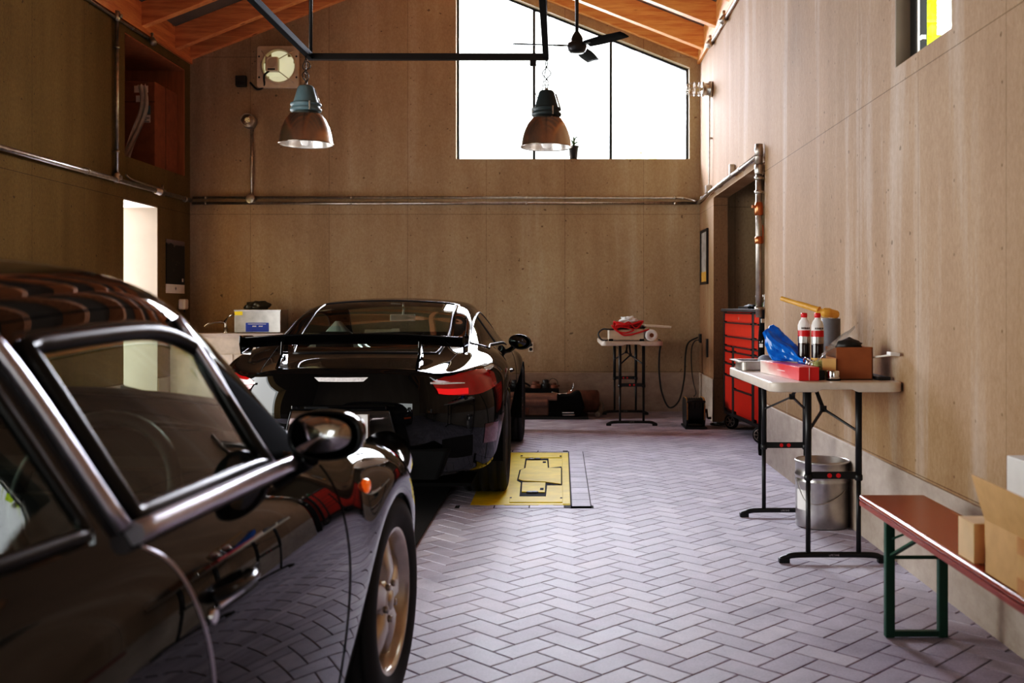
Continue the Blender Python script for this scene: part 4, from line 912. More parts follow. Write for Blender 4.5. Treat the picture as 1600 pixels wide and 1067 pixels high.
mb = MB(); mb.lathe([(0, -.03), (.05, -.03), (.056, -.02), (.056, .03), (0, .03)], (-3.58, yb+.002, 2.455), (0, 1, 0), n=26); tag(mb.build('junction_box', M['galv'], bevel=.003), 'round steel junction box where the upright conduit meets the back wall conduits', 'box')

# ------------------------------------------------------------------ exhaust fan
X0, X1, Z0, Z1 = -3.50, -3.02, 3.735, 4.215; cx, cz = (X0+X1)/2, (Z0+Z1)/2
t = thing('exhaust_fan', 'square cream wall exhaust fan high on the back wall', 'fan', (cx, YB, Z0))
circ = [(cx+.01+.195*math.cos(2*PI*i/40), cz+.01+.195*math.sin(2*PI*i/40)) for i in range(40)]
mb = MB(); mb.prism([rrect(X0, X1, Z0, Z1, .03, 4), circ], lambda x, z: (x, YB-.05, z), (0, .049, 0)); mb.build('frame', M['cream'], t, bevel=.006)
mb = MB(); mb.lathe([(.195, 0), (.205, -.012), (.195, -.02), (.185, -.01), (.178, .045)], (cx+.01, YB-.05, cz+.01), (0, 1, 0), n=44); mb.build('ring', M['cream'], t)
shm = mat('milky_shutter_glow', (.80, .80, .62), .25, var=.1, vscale=3, Emission_Color=(.85, .85, .55), Emission_Strength=.32)  # emission stands in for daylight coming through the shutter
mb = MB()
for i in range(5):
    z = cz-.15+.075*i; hw = math.sqrt(max(.19**2-(z-cz+.01)**2, .001)); mb.box((cx+.01, YB-.012, z+.01), (2*hw-.02, .006, .073), 0, .12)
mb.build('shutter', shm, t)
mc = Vector((cx-.045, YB-.11, cz+.012))
mb = MB(); mb.box(mc, (.145, .09, .165)); mt = mb.build('motor_box', M['cream'], t, bevel=.012, seg=3)
mb = MB()
for r in (.056, .022): mb.lathe([(r-.004, 0), (r-.004, -.01), (r+.004, -.01), (r+.004, 0)], mc+Vector((0, -.044, .018)), (0, 1, 0), n=26)
mb.build('end_ring', M['cream'], mt)
mb = MB(); mb.box(mc+Vector((.0, -.046, -.062)), (.085, .003, .017)); mb.build('name_plate', M['near_black'], mt)
mb = MB()
for sx, sz in ((1, -1), (-1, 1), (1, 1)): mb.tube([mc+Vector((.05*sx, .02, .06*sz)), (cx+.185*sx, YB-.055, cz+.185*sz)], .006, 8)
mb.build('bracket', M['cream'], t)
mb = MB()
for sx in (-.215, .215):
    for sz in (-.12, .12): mb.lathe([(0, -.006), (.009, -.006), (.011, 0)], (cx+sx, YB-.051, cz+sz), (0, 1, 0), n=10)
mb.build('screw', M['near_black'], t)
mb = MB(); mb.tube(crv([mc+Vector((-.03, -.03, -.08)), mc+Vector((-.09, .0, -.12)), (cx-.155, YB-.06, cz-.15), (cx-.16, YB-.04, cz-.22), (cx-.24, YB-.03, cz-.255), (-3.585, YB-.03, 3.80)], 8), .011, 8); mb.build('cable', M['rubber'], t)
t = thing('black_socket_box', 'small square black socket box on the back wall left of the exhaust fan', 'socket', (-3.685, YB, 3.75))
mb = MB(); mb.bb(-3.745, -3.625, YB-.07, YB-.001, 3.75, 3.875); mb.build('housing', M['black'], t, bevel=.01)
mb = MB(); mb.bb(-3.735, -3.635, YB-.08, YB-.068, 3.80, 3.87); mb.build('cover', M['near_black'], t, bevel=.004)

# ------------------------------------------------------------------ lighting track and pendants
YT = 8.0; ZT = 3.165; xa, xb = -1.955, -.115
t = thing('lighting_track', 'black suspended lighting track bars with drop rods above the coupe', 'track', (xa, YT, ZT))
mb = MB(); mb.bar((xa-.02, YT, ZT), (xb+.02, YT, ZT), .045, .05); mb.build('bar', M['black'], t, bevel=.004)
for x in (xa, xb):
    mb = MB(); mb.bar((x, 1.6, ZT+.004), (x, YT+.02, ZT+.004), .045, .05); mb.build('bar', M['black_matte'], t, bevel=.004)
mb = MB(); mb.cyl((xa, YT+.01, ZT), (xa, YT+.01, ceilz(xa)-.1), .014, 12); mb.build('drop_rod', M['black'], t)
for x in (xa, xb):
    for y in (5.4, 2.2):
        mb = MB(); mb.cyl((x, y, ZT), (x, y, ceilz(x)-.1), .012, 12); mb.build('drop_rod', M['black'], t)
mb = MB(); mb.cyl((xb, YT+.01, ZT), (xb, YT+.01, ceilz(xb)-.1), .010, 12); mb.build('drop_rod', M['black'], t)
mb = MB(); mb.box((-.215, YT, ZT-.045), (.05, .04, .05)); mb.build('feed_box', M['black'], t, bevel=.004)
def pendant(x, y, lab, hm, k=1., ph=0.):
    z = 2.46; t = thing('pendant_lamp', lab, 'lamp', (x, y, z)); z1 = z+.27*k
    R = .205*k
    pr = [(R, 0), (R*1.0, .004), (R*.985, .02), (R*.95, .07*k), (R*.88, .125*k), (R*.75, .185*k), (R*.6, .228*k), (R*.45, .25*k)]
    mb = MB(); mb.lathe(pr, (x, y, z), n=48); mb.lathe([(R*.99, .001), (R*1.015, -.003), (R*1.02, .004), (R*.995, .008)], (x, y, z), n=48); mb.build('shade', M['spun'], t)
    mb = MB(); mb.lathe([(r*.985, h-.001+.002) for r, h in pr]+[(.0, .248*k)], (x, y, z), n=48); mb.build('reflector', M['spun_in'], t)
    mb = MB(); mb.lathe([(0, .0), (.03, .006), (.045, .035), (.045, .09), (.022, .14), (.022, .2)], (x, y, z-.012), n=22); mb.build('bulb', mat('frosted_bulb', (.86, .82, .80), .2, Emission_Color=(1, .95, .9), Emission_Strength=.15) if 'frosted_bulb' not in bpy.data.materials else bpy.data.materials['frosted_bulb'], t)
    mb = MB(); mb.lathe([(R*.42, -.02), (.118*k, -.016), (.12*k, 0), (.105*k, .012), (.105*k, .024), (.118*k, .028), (.118*k, .04), (.096*k, .048), (.094*k, .055), (.062*k, .165), (.05*k, .178), (0, .182)], (x, y, z1), n=36); hs = mb.build('housing', hm, t)
    mb = MB()
    for q in range(3):
        a = 1+q*2*PI/3; mb.bar((x+.113*k*math.cos(a), y+.113*k*math.sin(a), z1-.02), (x+.113*k*math.cos(a), y+.113*k*math.sin(a), z1+.045), .016, .012)
    mb.build('latch', M['galv'], hs)
    mb = MB(); mb.tube([(x+.112*k, y-.02, z1+.03), (x+.074*k, y-.02, z1+.15)], .006, 8); mb.tube([(x, y, z1+.175), (x, y, z1+.20)], .01, 8); mb.build('hook', M['galv'], hs)
    ztop = ZT-.0265; zb = z1+.195
    mb = MB(); n_ = 9; ln = (ztop-zb)/n_
    for i in range(n_):
        c = Vector((x, y, zb+ln*(i+.5))); e = Vector((1, 0, 0)) if i % 2 else Vector((0, 1, 0))
        mb.tube([c+e*.008*math.cos(2*PI*j/10)+Vector((0, 0, (ln*.62)*math.sin(2*PI*j/10))) for j in range(10)], .0022, 5, closed=True)
    mb.build('chain', M['near_black'], t)
    for sg in (-1, 1):
        pts = [(x+.01*sg, y, zb-.01)]; 
        for i in range(1, 12): f = i/12; pts.append((x+sg*.034*math.sin(f*PI*2.2+ph)*math.sin(f*PI), y+.02*math.cos(f*9), zb+(ztop-zb)*f))
        pts.append((x+.005*sg, y, ztop)); mb = MB(); mb.tube(crv(pts, 4), .0035, 6); mb.build('flex', M['rubber'], t)
    return t
pendant(xa, 7.86, 'left pendant lamp with blue-grey housing and spun metal dome, in front of the back wall', M['blue_grey'], 1.0)
pendant(xb+.005, 8.0, 'right pendant lamp with dark housing and metal dome, against the bright window', M['dark_blue_grey'], .97, .9)
mb = MB(); mb.tube(crv([(-.215, YT, ZT-.07), (-.21, YT, 2.95), (-.19, YT, 2.86), (-.16, YT, 2.85), (-.14, YT+.01, 2.93), (-.115, YT+.02, 3.1)], 8), .0035, 6); tag(mb.build('hanging_wire', M['rubber']), 'thin loose wire looping from the track feed box to the right pendant lamp', 'wire')

# ------------------------------------------------------------------ ceiling fan
fx, fy, fz = .165, 10.4, 3.86
t = thing('ceiling_fan', 'black three-blade ceiling fan hanging in front of the gable window', 'fan', (fx, fy, fz))
mb = MB(); mb.cyl((fx, fy, fz+.12), (fx, fy, ceilz(fx)-.05), .018, 14); mb.lathe([(.07, 0), (.05, -.06), (.018, -.08)], (fx, fy, ceilz(fx)-.06), n=20); mb.build('down_rod', M['black'], t)
mb = MB(); mb.lathe([(0, -.075), (.07, -.07), (.09, -.05), (.10, -.02), (.10, .02), (.085, .03), (.06, .04), (.062, .075), (.045, .11), (.018, .15)], (fx, fy, fz), n=30); mb.build('motor', M['black'], t)
for c_, s_ in ((-.985, -.15), (.70, -.715), (.285, .955)):
    a = math.atan2(s_, c_); u = Vector((math.cos(a), math.sin(a), 0)); v = Vector((-math.sin(a), math.cos(a), 0))
    mb = MB(); vs = []
    for i in range(9):
        f = i/8; rr = .14+.51*f; wd = .055+.03*math.sin(min(f*1.6, 1)*PI/2)-.02*f; tw = .30-.12*f
        for k in (-1, 0, 1): vs.append(Vector((fx, fy, fz+.0))+u*rr+v*wd*k*math.cos(tw)+Vector((0, 0, wd*k*math.sin(tw)*(-1)+(.006 if k == 0 else 0))))
    mb.add(vs, [(i*3+k, i*3+k+1, (i+1)*3+k+1, (i+1)*3+k) for i in range(8) for k in range(2)], True)
    bl = mb.build('blade', M['black_matte'], t); so = bl.modifiers.new('thick', 'SOLIDIFY'); so.thickness = .008
    mb = MB(); mb.bar(Vector((fx, fy, fz))+u*.08, Vector((fx, fy, fz))+u*.2, .05, .008); mb.build('blade_arm', M['black'], bl)

# ------------------------------------------------------------------ plant on the window sill
t = thing('potted_plant', 'small dark pot with a thin plant on the gable window sill', 'plant', (.15, YB+.06, 2.921))
px, py, pz = .15, YB+.06, 2.9215
mb = MB(); mb.lathe([(0, 0), (.042, 0), (.055, .13), (.066, .15), (.066, .158), (.055, .158), (.05, .135), (0, .13)], (px, py, pz), n=20); mb.build('pot', M['near_black'], t)
lf = MB()
for i in range(7):
    a = i*2.4; q = Vector((math.cos(a), math.sin(a), 0)); h = .05+.02*(i % 3)
    pts = [Vector((px, py, pz+.13)), Vector((px, py, pz+.13+h))+q*.012, Vector((px, py, pz+.13+h*1.4))+q*.035, Vector((px, py, pz+.13+h*1.3))+q*.055]
    lf.tube(crv(pts, 4), [.003+.006*math.sin(PI*j/12) for j in range(13)], 6)
lf.build('leaf', M['leaf'], t)

# ------------------------------------------------------------------ pictures
t = thing('wall_calendar', 'dark photo wall calendar with a pale strip on the left wall by the corner', 'calendar', (XL, 11.4, 1.35))
pm = NT('night_photo'); sp = pm.n('ShaderNodeSeparateXYZ'); pm.l(pm.obj(), sp.inputs[0])
nz = pm.noise(pm.obj(), 5, 4); up = pm.math('GREATER_THAN', pm.math('ADD', sp.outputs[2], pm.math('MULTIPLY', nz, .25)), .66)
dots = pm.ramp(pm.noise(pm.obj(), 26, 2), [(.62, 0.), (.72, .5)]); near = pm.math('LESS_THAN', pm.math('ABSOLUTE', pm.math('SUBTRACT', sp.outputs[2], .30)), .10)
nr2 = pm.math('LESS_THAN', pm.math('ABSOLUTE', sp.outputs[1]), .12)
c_ = pm.mix(pm.math('MULTIPLY', up, .8), (.008, .008, .010), (.22, .17, .15)); c_ = pm.mix(pm.math('MULTIPLY', pm.math('MULTIPLY', dots, near), nr2), c_, (.5, .35, .3)); pm.bsdf(Base_Color=c_, Roughness=.35)
mb = MB(); mb.bb(XL+.001, XL+.009, 11.12, 11.66, 1.46, 1.95); mb.build('photo', pm.m, t)
mb = MB(); mb.bb(XL+.001, XL+.009, 11.12, 11.66, 1.36, 1.46); st = mb.build('strip', M['white_plastic'], t)
mb = MB(); mb.bb(XL+.009, XL+.0095, 11.385, 11.40, 1.395, 1.43); mb.bb(XL+.009, XL+.0095, 11.37, 11.415, 1.412, 1.418); mb.build('lettering', M['near_black'], st)
mb = MB(); mb.bb(XL+.009, XL+.0095, 11.575, 11.62, 1.49, 1.53); mb.build('label', M['white'], t)
t = thing('dispenser', 'small pale dispenser on the left wall under the calendar', 'dispenser', (XL, 11.55, 1.16))
mb = MB(); mb.bb(XL-.002, XL+.08, 11.48, 11.60, 1.18, 1.30); mb.build('body', M['white_plastic'], t, bevel=.02, seg=3); mb = MB(); mb.cyl((XL+.05, 11.54, 1.18), (XL+.05, 11.54, 1.15), .01, 8); mb.build('nozzle', M['near_black'], t)
t = thing('framed_picture', 'tall narrow black-framed picture on the right wall in the back corner', 'picture', (XR, 11.4, 1.47))
mb = MB(); mb.prism([[(11.14, 1.46), (11.68, 1.46), (11.68, 2.07), (11.14, 2.07)], [(11.19, 1.49), (11.63, 1.49), (11.63, 2.04), (11.19, 2.04)]], lambda y, z: (XR-.022, y, z), (.021, 0, 0)); mb.build('frame', M['black'], t)
pc = NT('pale_drawing'); pc.bsdf(Base_Color=pc.ramp(pc.noise(pc.obj(), 9, 5), [(.4, (.50, .47, .43)), (.6, (.30, .27, .25))]), Roughness=.4)
mb = MB(); mb.bb(XR-.012, XR-.003, 11.19, 11.63, 1.60, 2.04); mb.build('print', pc.m, t)
mb = MB(); mb.bb(XR-.012, XR-.003, 11.19, 11.63, 1.49, 1.60); mb.build('mount', M['yellow_wood'], t)
mb = MB(); mb.bb(XR-.014, XR-.001, 11.28, 11.33, .84, 1.02); mb.build('x', M['near_black']) if False else None
mb = MB(); mb.bb(XR-.016, XR-.001, 11.16, 11.24, .66, .86); tag(mb.build('wall_switch', M['near_black'], bevel=.004), 'slim dark switch plate low on the right wall in the back corner', 'switch')

# ------------------------------------------------------------------ carton in the niche
t = thing('tall_carton', 'tall brown carton with shipping labels standing in the left wall niche', 'box', (XL-.38, 11.2, 2.70))
mb = MB(); mb.bb(XL-.50, XL-.05, 10.95, 11.60, 2.705, 3.62); cb = mb.build('carton', M['carton_old'], t, bevel=.006)
mb = MB(); mb.bb(XL-.50, XL-.05, 10.948, 10.95, 3.40, 3.405); mb.bb(XL-.05, XL-.0485, 11.25, 11.256, 2.71, 3.62); mb.build('seam', M['black_matte'], cb)
for (x0, x1, z0, z1, m) in ((-.27, -.12, 3.50, 3.575, 'white'), (-.25, -.17, 3.40, 3.47, 'white'), (-.20, -.095, 3.27, 3.36, 'blue_grey'), (-.20, -.095, 3.18, 3.262, 'white')):
    mb = MB(); mb.bb(XL+x0, XL+x1, 10.9455, 10.949, z0, z1); mb.build('shipping_label', M[m], cb)
mb = MB()
for i in range(3): mb.bb(XL-.19, XL-.105-.03*(i % 2), 10.944, 10.9456, 3.185+.02*i, 3.192+.02*i)
mb.build('printed_mark', M['near_black'], cb)
mb = MB(); pts = []
for i in range(14):
    f = i/13
    for k in range(7):
        w_ = (k/6-.5); pts.append((XL-.13+.02*math.sin(f*6)+.09*w_-.14*f**2+(.03*math.sin(f*PI)), 10.80+.02*math.sin(k*2+f*8)-.10*f, 3.55-.83*f+.015*math.sin(k*2.4+f*5)))
mb.add(pts, [(i*7+k, i*7+k+1, (i+1)*7+k+1, (i+1)*7+k) for i in range(13) for k in range(6)], True)
o = mb.build('plastic_sheet', mat('hazy_film', (.62, .60, .55), .3, Alpha=.8)); tag(o, 'strip of hazy plastic sheet hanging before the tall carton in the niche', 'plastic sheet')
# ------------------------------------------------------------------ cars: a control cage, subdivided, then split into panels
class Car:
    def __init__(s, root, rows, rear, front, tags, levels=3, creases=()):
        s.root = root; s.rows = rows; S = len(rows)-1; s.S = S
        P = {}
        for i, (y, sd, tp) in enumerate(rows):
            for k, q in enumerate(sd): P['S', i, k] = (q[0], y+(q[2] if len(q) > 2 else 0), q[1])
            for j, q in enumerate(tp): P['T', i, j+1] = (q[0], y+(q[2] if len(q) > 2 else 0), q[1])
        for nm, src in (('R', rear), ('F', front)):
            for j in (1, 2, 3):
                for k in range(4): P[nm, j, k] = src[j][k]
        def key(g, a, b):
            if g == 'T' and b == 0: return ('S', a, 4)
            if g in 'RF':
                s_ = 0 if g == 'R' else S
                if a == 0: return ('S', s_, b)
                if b == 4: return ('T', s_, a)
            return (g, a, b)
        faces = []
        for a in range(S):
            for k in range(4): faces.append(([key('S', a, k), key('S', a+1, k), key('S', a+1, k+1), key('S', a, k+1)], tags('S', a, k)))
            for j in range(3): faces.append(([key('T', a, j), key('T', a+1, j), key('T', a+1, j+1), key('T', a, j+1)], tags('T', a, j)))
        for g in 'RF':
            for j in range(3):
                for k in range(4): faces.append(([key(g, j, k), key(g, j, k+1), key(g, j+1, k+1), key(g, j+1, k)], tags(g, j, k)))
        idx = {}; vs = []
        def vid(k, m):
            p = P[k]; m = m and abs(p[0]) > 1e-6
            if (k, m) not in idx: idx[k, m] = len(vs); vs.append((-p[0] if m else p[0], p[1], p[2]))
            return idx[k, m]
        fs = []; ft = []; names = []
        for ks, tg in faces:
            for m in (False, True):
                f = [vid(k, m) for k in ks]
                nm = tg+('@L' if m else '@R') if tg in ('side_window', 'quarter_window') else tg
                if nm not in names: names.append(nm)
                fs.append(f[::-1] if m else f); ft.append(names.index(nm))
        me = bpy.data.meshes.new('cage'); me.from_pydata(vs, [], fs); me.polygons.foreach_set('material_index', ft)
        for n_ in names: me.materials.append(M['rubber'])
        me.update()
        if creases:
            a = me.attributes.new('crease_edge', 'FLOAT', 'EDGE'); em = {tuple(sorted(e.vertices)): e.index for e in me.edges}
            for k1, k2, w in creases:
                for m in (False, True):
                    e = tuple(sorted((vid(key(*k1), m), vid(key(*k2), m))))
                    if e in em: a.data[em[e]].value = w
        o = bpy.data.objects.new('cage', me); C.objects.link(o)
        md = o.modifiers.new('s', 'SUBSURF'); md.levels = levels; md.render_levels = levels
        ev = bpy.data.meshes.new_from_object(o.evaluated_get(bpy.context.evaluated_depsgraph_get()))
        bm = bmesh.new(); bm.from_mesh(ev); bmesh.ops.recalc_face_normals(bm, faces=bm.faces); bm.to_mesh(ev); bm.free()
        s.me = ev; s.names = names
        s.V = [v.co.copy() for v in ev.vertices]; s.F = [tuple(p.vertices) for p in ev.polygons]; s.mi = [p.material_index for p in ev.polygons]
        s.bvh = BVHTree.FromPolygons(s.V, s.F)
        bpy.data.objects.remove(o); bpy.data.meshes.remove(me)
    def part(s, tag_, name, m, parent=None, cull=None, thick=0):
        ids = [i for i, n_ in enumerate(s.names) if n_ == tag_]
        fl = [f for f, i in zip(s.F, s.mi) if i in ids]
        if cull: fl = [f for f in fl if not cull(sum((s.V[v] for v in f), Vector())/len(f))]
        use = sorted({v for f in fl for v in f}); mp = {v: i for i, v in enumerate(use)}
        mb = MB(); mb.add([s.V[v] for v in use], [[mp[v] for v in f] for f in fl], True)
        o = mb.build(name, m, parent or s.root, local=True)
        if thick: so = o.modifiers.new('thick', 'SOLIDIFY'); so.thickness = thick; so.offset = -1
        return o
    def loop(s, tag_):
        ids = [i for i, n_ in enumerate(s.names) if n_ == tag_]; cnt = {}
        for f, i in zip(s.F, s.mi):
            if i in ids:
                for a, b in zip(f, f[1:]+f[:1]): e = (min(a, b), max(a, b)); cnt[e] = cnt.get(e, 0)+1
        adj = {}
        for (a, b), c in cnt.items():
            if c == 1: adj.setdefault(a, []).append(b); adj.setdefault(b, []).append(a)
        st = next(iter(adj)); out = [st]; prev = None; cur = st
        while True:
            nx = [v for v in adj[cur] if v != prev]
            if not nx: break
            prev, cur = cur, nx[0]
            if cur == st: break
            out.append(cur)
        return [s.V[v] for v in out]
    def near(s, p, off=0.):
        c, n_, i, d = s.bvh.find_nearest(Vector(p)); 
        if n_.dot(Vector((c.x*1., (c.y-.8)*.25, c.z-.35))) < 0: n_ = -n_
        return c+n_*off, n_
    def patch(s, top, bot, off, name, m, parent=None, nv=6, nu=6):
        A, B = crv(top, nu), crv(bot, nu); vs = []
        for a, b in zip(A, B):
            for k in range(nv+1): vs.append(s.near(a.lerp(b, k/nv), off)[0])
        q = nv+1; mb = MB(); mb.add(vs, [(i*q+k, i*q+k+1, (i+1)*q+k+1, (i+1)*q+k) for i in range(len(A)-1) for k in range(nv)], True)
        return mb.build(name, m, parent or s.root, local=True)
    def line(s, pts, r, name, m, parent=None, off=0., n=6):
        q = [s.near(p, off)[0] for p in crv(pts, 8)]; mb = MB(); mb.tube(q, r, n); return mb.build(name, m, parent or s.root, local=True)
def lpart(mb, name, m, root, bevel=0, seg=2): return mb.build(name, m, root, bevel=bevel, seg=seg, local=True)
def wheel(root, x, y, R, w, rim_r, side, rim_m, style, tread=True):
    """side=+1 right"""
    ax = Vector((side, 0, 0)); c = Vector((x, y, R)); h = w/2   # x = centre of the tyre
    pr = [(rim_r-.015, h*.80), (rim_r+.005, h*.93), (rim_r+.04, h), (R-.035, h*.99), (R-.012, h*.93), (R-.002, h*.82)]
    if tread:
        n = 4; tot = []
        for i in range(n):
            u = h*(.62-1.24*i/(n-1)); tot += [(R, u+.011), (R-.008, u+.007), (R-.008, u-.007), (R, u-.011)]
        pr += tot
    pr += [(R-.002, -h*.82), (R-.012, -h*.93), (R-.035, -h*.99), (rim_r+.04, -h), (rim_r-.015, -h*.8)]
    mb = MB(); mb.lathe(pr, c, ax, n=56); wh = lpart(mb, 'wheel', M['tire'], root)
    mb = MB(); mb.lathe([(rim_r-.012, -h*.8), (rim_r-.03, 0), (rim_r-.03, h*.55), (rim_r-.016, h*.74), (rim_r-.014, h*.86), (rim_r+.006, h*.90), (rim_r+.004, h*.82)], c, ax, n=56)
    f = h*.50 if style == 'cup' else h*.6; Y, Z = Vector((0, 1, 0)), Vector((0, 0, 1))
    ns = 5 if style == 'cup' else 10
    for k in range(ns):
        a = 2*PI*k/ns+.25; u = Y*math.cos(a)+Z*math.sin(a); v = Y*-math.sin(a)+Z*math.cos(a)
        w0, w1, w2 = ((.042, .046, .066) if style == 'cup' else (.02, .018, .024)); secs = []
        for rr, ww, dd in ((.035, w0, .012), (.09, w0, .02), (rim_r*.6, w1, .012), (rim_r*.85, w2*.85, -.002), (rim_r-.012, w2*1.25, -.012)):
            o_ = c+ax*(f+dd)+u*rr; secs += [o_+v*ww-ax*.035, o_+v*ww*.95, o_+v*ww*.55+ax*.012, o_-v*ww*.55+ax*.012, o_-v*ww*.95, o_-v*ww-ax*.035]
        mb.add(secs, [(i*6+q, i*6+q+1, i*6+q+7, i*6+q+6) for i in range(4) for q in range(5)], True)
    mb.lathe([(.0, f+.03), (.036, f+.028), (.075, f+.02), (.08, f-.03)], c, ax, n=30)
    rm = lpart(mb, 'rim', rim_m, wh)
    for k in range(5):
        a = 2*PI*k/5+.25+PI/5; p = c+(Y*math.cos(a)+Z*math.sin(a))*.056+ax*(f+.022)
        mb = MB(); mb.cyl(p, p+ax*.014, .010, 10); lpart(mb, 'wheel_bolt', M['steel_dull'], wh)
    mb = MB(); mb.lathe([(.03, 0), (.03, .01), (rim_r-.055, .01), (rim_r-.055, -.012), (.03, -.012)], c+ax*(h*.12), ax, n=44); lpart(mb, 'brake_disc', M['steel_dull'], wh)
    mb = MB(); mb.box(c+ax*(h*.14)+Y*(.11 if style == 'cup' else -.13)+Z*.04, (.06, .06, .16)); lpart(mb, 'brake_caliper', M['near_black'], wh, bevel=.012)
    mb = MB(); mb.lathe([(.0, 0.004), (.028, 0), (.03, -.008)], c+ax*(f+.034), ax, n=20); lpart(mb, 'centre_cap', M['near_black'] if style != 'cup' else M['alloy'], wh)
    return wh
def wheel_well(root, xin, xout, y, z, r, side):
    mb = MB(); pts = []; n = 18
    for i in range(n+1):
        a = -.25+(PI+.5)*i/n
        for x in (xout, xin): pts.append((side*x, y+r*math.cos(a), z+r*math.sin(a)))
    mb.add(pts, [(2*i, 2*i+1, 2*i+3, 2*i+2) for i in range(n)], True)
    mb.add([(side*xin, y+r*math.cos(a), z+r*math.sin(a)) for a in [-.25+(PI+.5)*i/n for i in range(n+1)]], [tuple(range(n+1))])
    return lpart(mb, 'wheel_liner', M['black_matte'], root)
def seat(root, x, y, z, m, hr=True):
    s_ = MB(); s_.prism([rrect(x-.24, x+.24, y-.25, y+.27, .08)], lambda a, b: (a, b, z), (0, 0, .16)); so = lpart(s_, 'seat', m, root, bevel=.04, seg=3)
    mb = MB(); mb.X = Matrix.Translation((x, y-.25, z+.12)) @ Matrix.Rotation(.32, 4, 'X')
    mb.prism([[(-.24, 0), (.24, 0), (.25, .35), (.19, .52), (.13, .56), (.12, .70), (-.12, .70), (-.13, .56), (-.19, .52), (-.25, .35)]], lambda a, b: (a, 0, b), (0, -.12, 0)); lpart(mb, 'backrest', m, so, bevel=.03, seg=3)
def steering(root, x, y, z, r=.18):
    c = Vector((x, y, z)); ax = Vector((0, -.93, .37)); a, b = frame(ax)
    mb = MB(); mb.tube([c+(a*math.cos(2*PI*i/36)+b*math.sin(2*PI*i/36))*r for i in range(36)], .016, 10, closed=True); sw = lpart(mb, 'steering_wheel', M['interior'], root)
    mb = MB(); mb.lathe([(0, .03), (.06, .02), (.065, -.03)], c, ax, n=20)
    for an in (0, PI, -PI/2): mb.bar(c, c+(a*math.cos(an)+b*math.sin(an))*r, .03, .012)
    mb.bar(c, c-ax*.25, .05); lpart(mb, 'hub', M['interior'], sw)

def squircle(mb, prof, n=44, ex=2.45):
    vs = []
    for r, h in prof:
        for k in range(n):
            a = 2*PI*k/n; c, s_ = math.cos(a), math.sin(a); q = (abs(c)**ex+abs(s_)**ex)**(-1/ex); vs.append((r*q*c, h, r*q*s_))
    mb.add(vs, [(i*n+k, i*n+(k+1) % n, (i+1)*n+(k+1) % n, (i+1)*n+k) for i in range(len(prof)-1) for k in range(n)], True)
# ============================ foreground classic coupe ============================
YAW9 = -math.radians(4.2)
car = thing('sports_car', 'dark grey classic coupe in the left foreground, seen along its right side', 'car', (-1.318, 3.2, 0), YAW9, 'sports cars')
rows = [
 (-3.05, [(.66,.30),(.70,.42),(.72,.56),(.68,.68),(.60,.74)], [(.45,.765),(.30,.775),(0,.785)]),
 (-2.66, [(.83,.27),(.86,.42),(.868,.60),(.80,.78),(.66,.855)], [(.52,.885),(.38,.90),(0,.93)]),
 (-2.54, [(.862,.565),(.872,.61),(.868,.70),(.80,.82),(.69,.885)], [(.57,.955),(.46,.985),(0,1.03)]),
 (-2.272,[(.866,.685),(.878,.715),(.868,.77),(.80,.85),(.725,.893)], [(.63,1.02),(.52,1.09),(0,1.145)]),
 (-2.00, [(.862,.565),(.874,.62),(.866,.72),(.81,.835),(.745,.885)], [(.63,1.115),(.53,1.18),(0,1.245)]),
 (-1.87, [(.83,.22),(.86,.42),(.862,.64),(.825,.815),(.758,.878)], [(.622,1.155,-.05),(.53,1.225,-.03),(0,1.29)]),
 (-1.625, [(.80,.19),(.848,.40),(.857,.62),(.83,.80),(.766,.872)], [(.612,1.188,-.10),(.52,1.262,-.08),(0,1.325)]),
 (-1.59, [(.80,.19),(.846,.40),(.856,.62),(.83,.80),(.768,.871)], [(.608,1.198,-.09),(.515,1.270,-.08),(0,1.332)]),
 (-1.20, [(.80,.19),(.842,.40),(.852,.62),(.828,.795),(.770,.868)], [(.592,1.222,-.05),(.512,1.296,-.03),(0,1.352)]),
 (-.95,  [(.80,.19),(.838,.40),(.848,.62),(.822,.79),(.764,.866)], [(.582,1.208,-.10),(.530,1.298,.135),(0,1.358,.14)]),
 (-.64,  [(.79,.19),(.830,.40),(.840,.61),(.808,.785),(.750,.862)], [(.712,.885,.03),(.655,.905,.08),(0,.95,.30)]),
 (-.38,  [(.79,.21),(.820,.40),(.830,.60),(.79,.775),(.705,.845)], [(.60,.86,.04),(.50,.865,.1),(0,.895,.22)]),
 (-.26,  [(.822,.56),(.830,.60),(.826,.69),(.772,.785),(.68,.83)], [(.575,.82),(.46,.825),(0,.86,.1)]),
 (0.,    [(.825,.685),(.834,.71),(.826,.755),(.765,.80),(.675,.815)], [(.56,.775),(.44,.77),(0,.80)]),
 (.26,   [(.816,.56),(.822,.60),(.812,.68),(.755,.755),(.665,.775)], [(.55,.72),(.42,.72),(0,.745)]),
 (.38,   [(.78,.25),(.80,.42),(.80,.58),(.735,.70),(.645,.735)], [(.54,.68),(.40,.685),(0,.71)]),
 (.72,   [(.62,.24),(.66,.36),(.66,.48),(.62,.58),(.56,.61)], [(.46,.585),(.34,.59),(0,.61)]),
]
rear = {1: [(.5,-3.15,.28),(.5,-3.2,.42),(.5,-3.18,.56),(.48,-3.12,.70)], 2: [(.3,-3.2,.28),(.3,-3.25,.42),(.3,-3.22,.56),(.3,-3.15,.71)], 3: [(0,-3.22,.28),(0,-3.28,.42),(0,-3.25,.56),(0,-3.18,.72)]}
front = {1: [(.48,.82,.23),(.5,.86,.34),(.5,.85,.46),(.48,.79,.55)], 2: [(.3,.88,.23),(.3,.92,.34),(.3,.91,.46),(.32,.84,.56)], 3: [(0,.92,.23),(0,.96,.34),(0,.95,.46),(0,.88,.57)]}
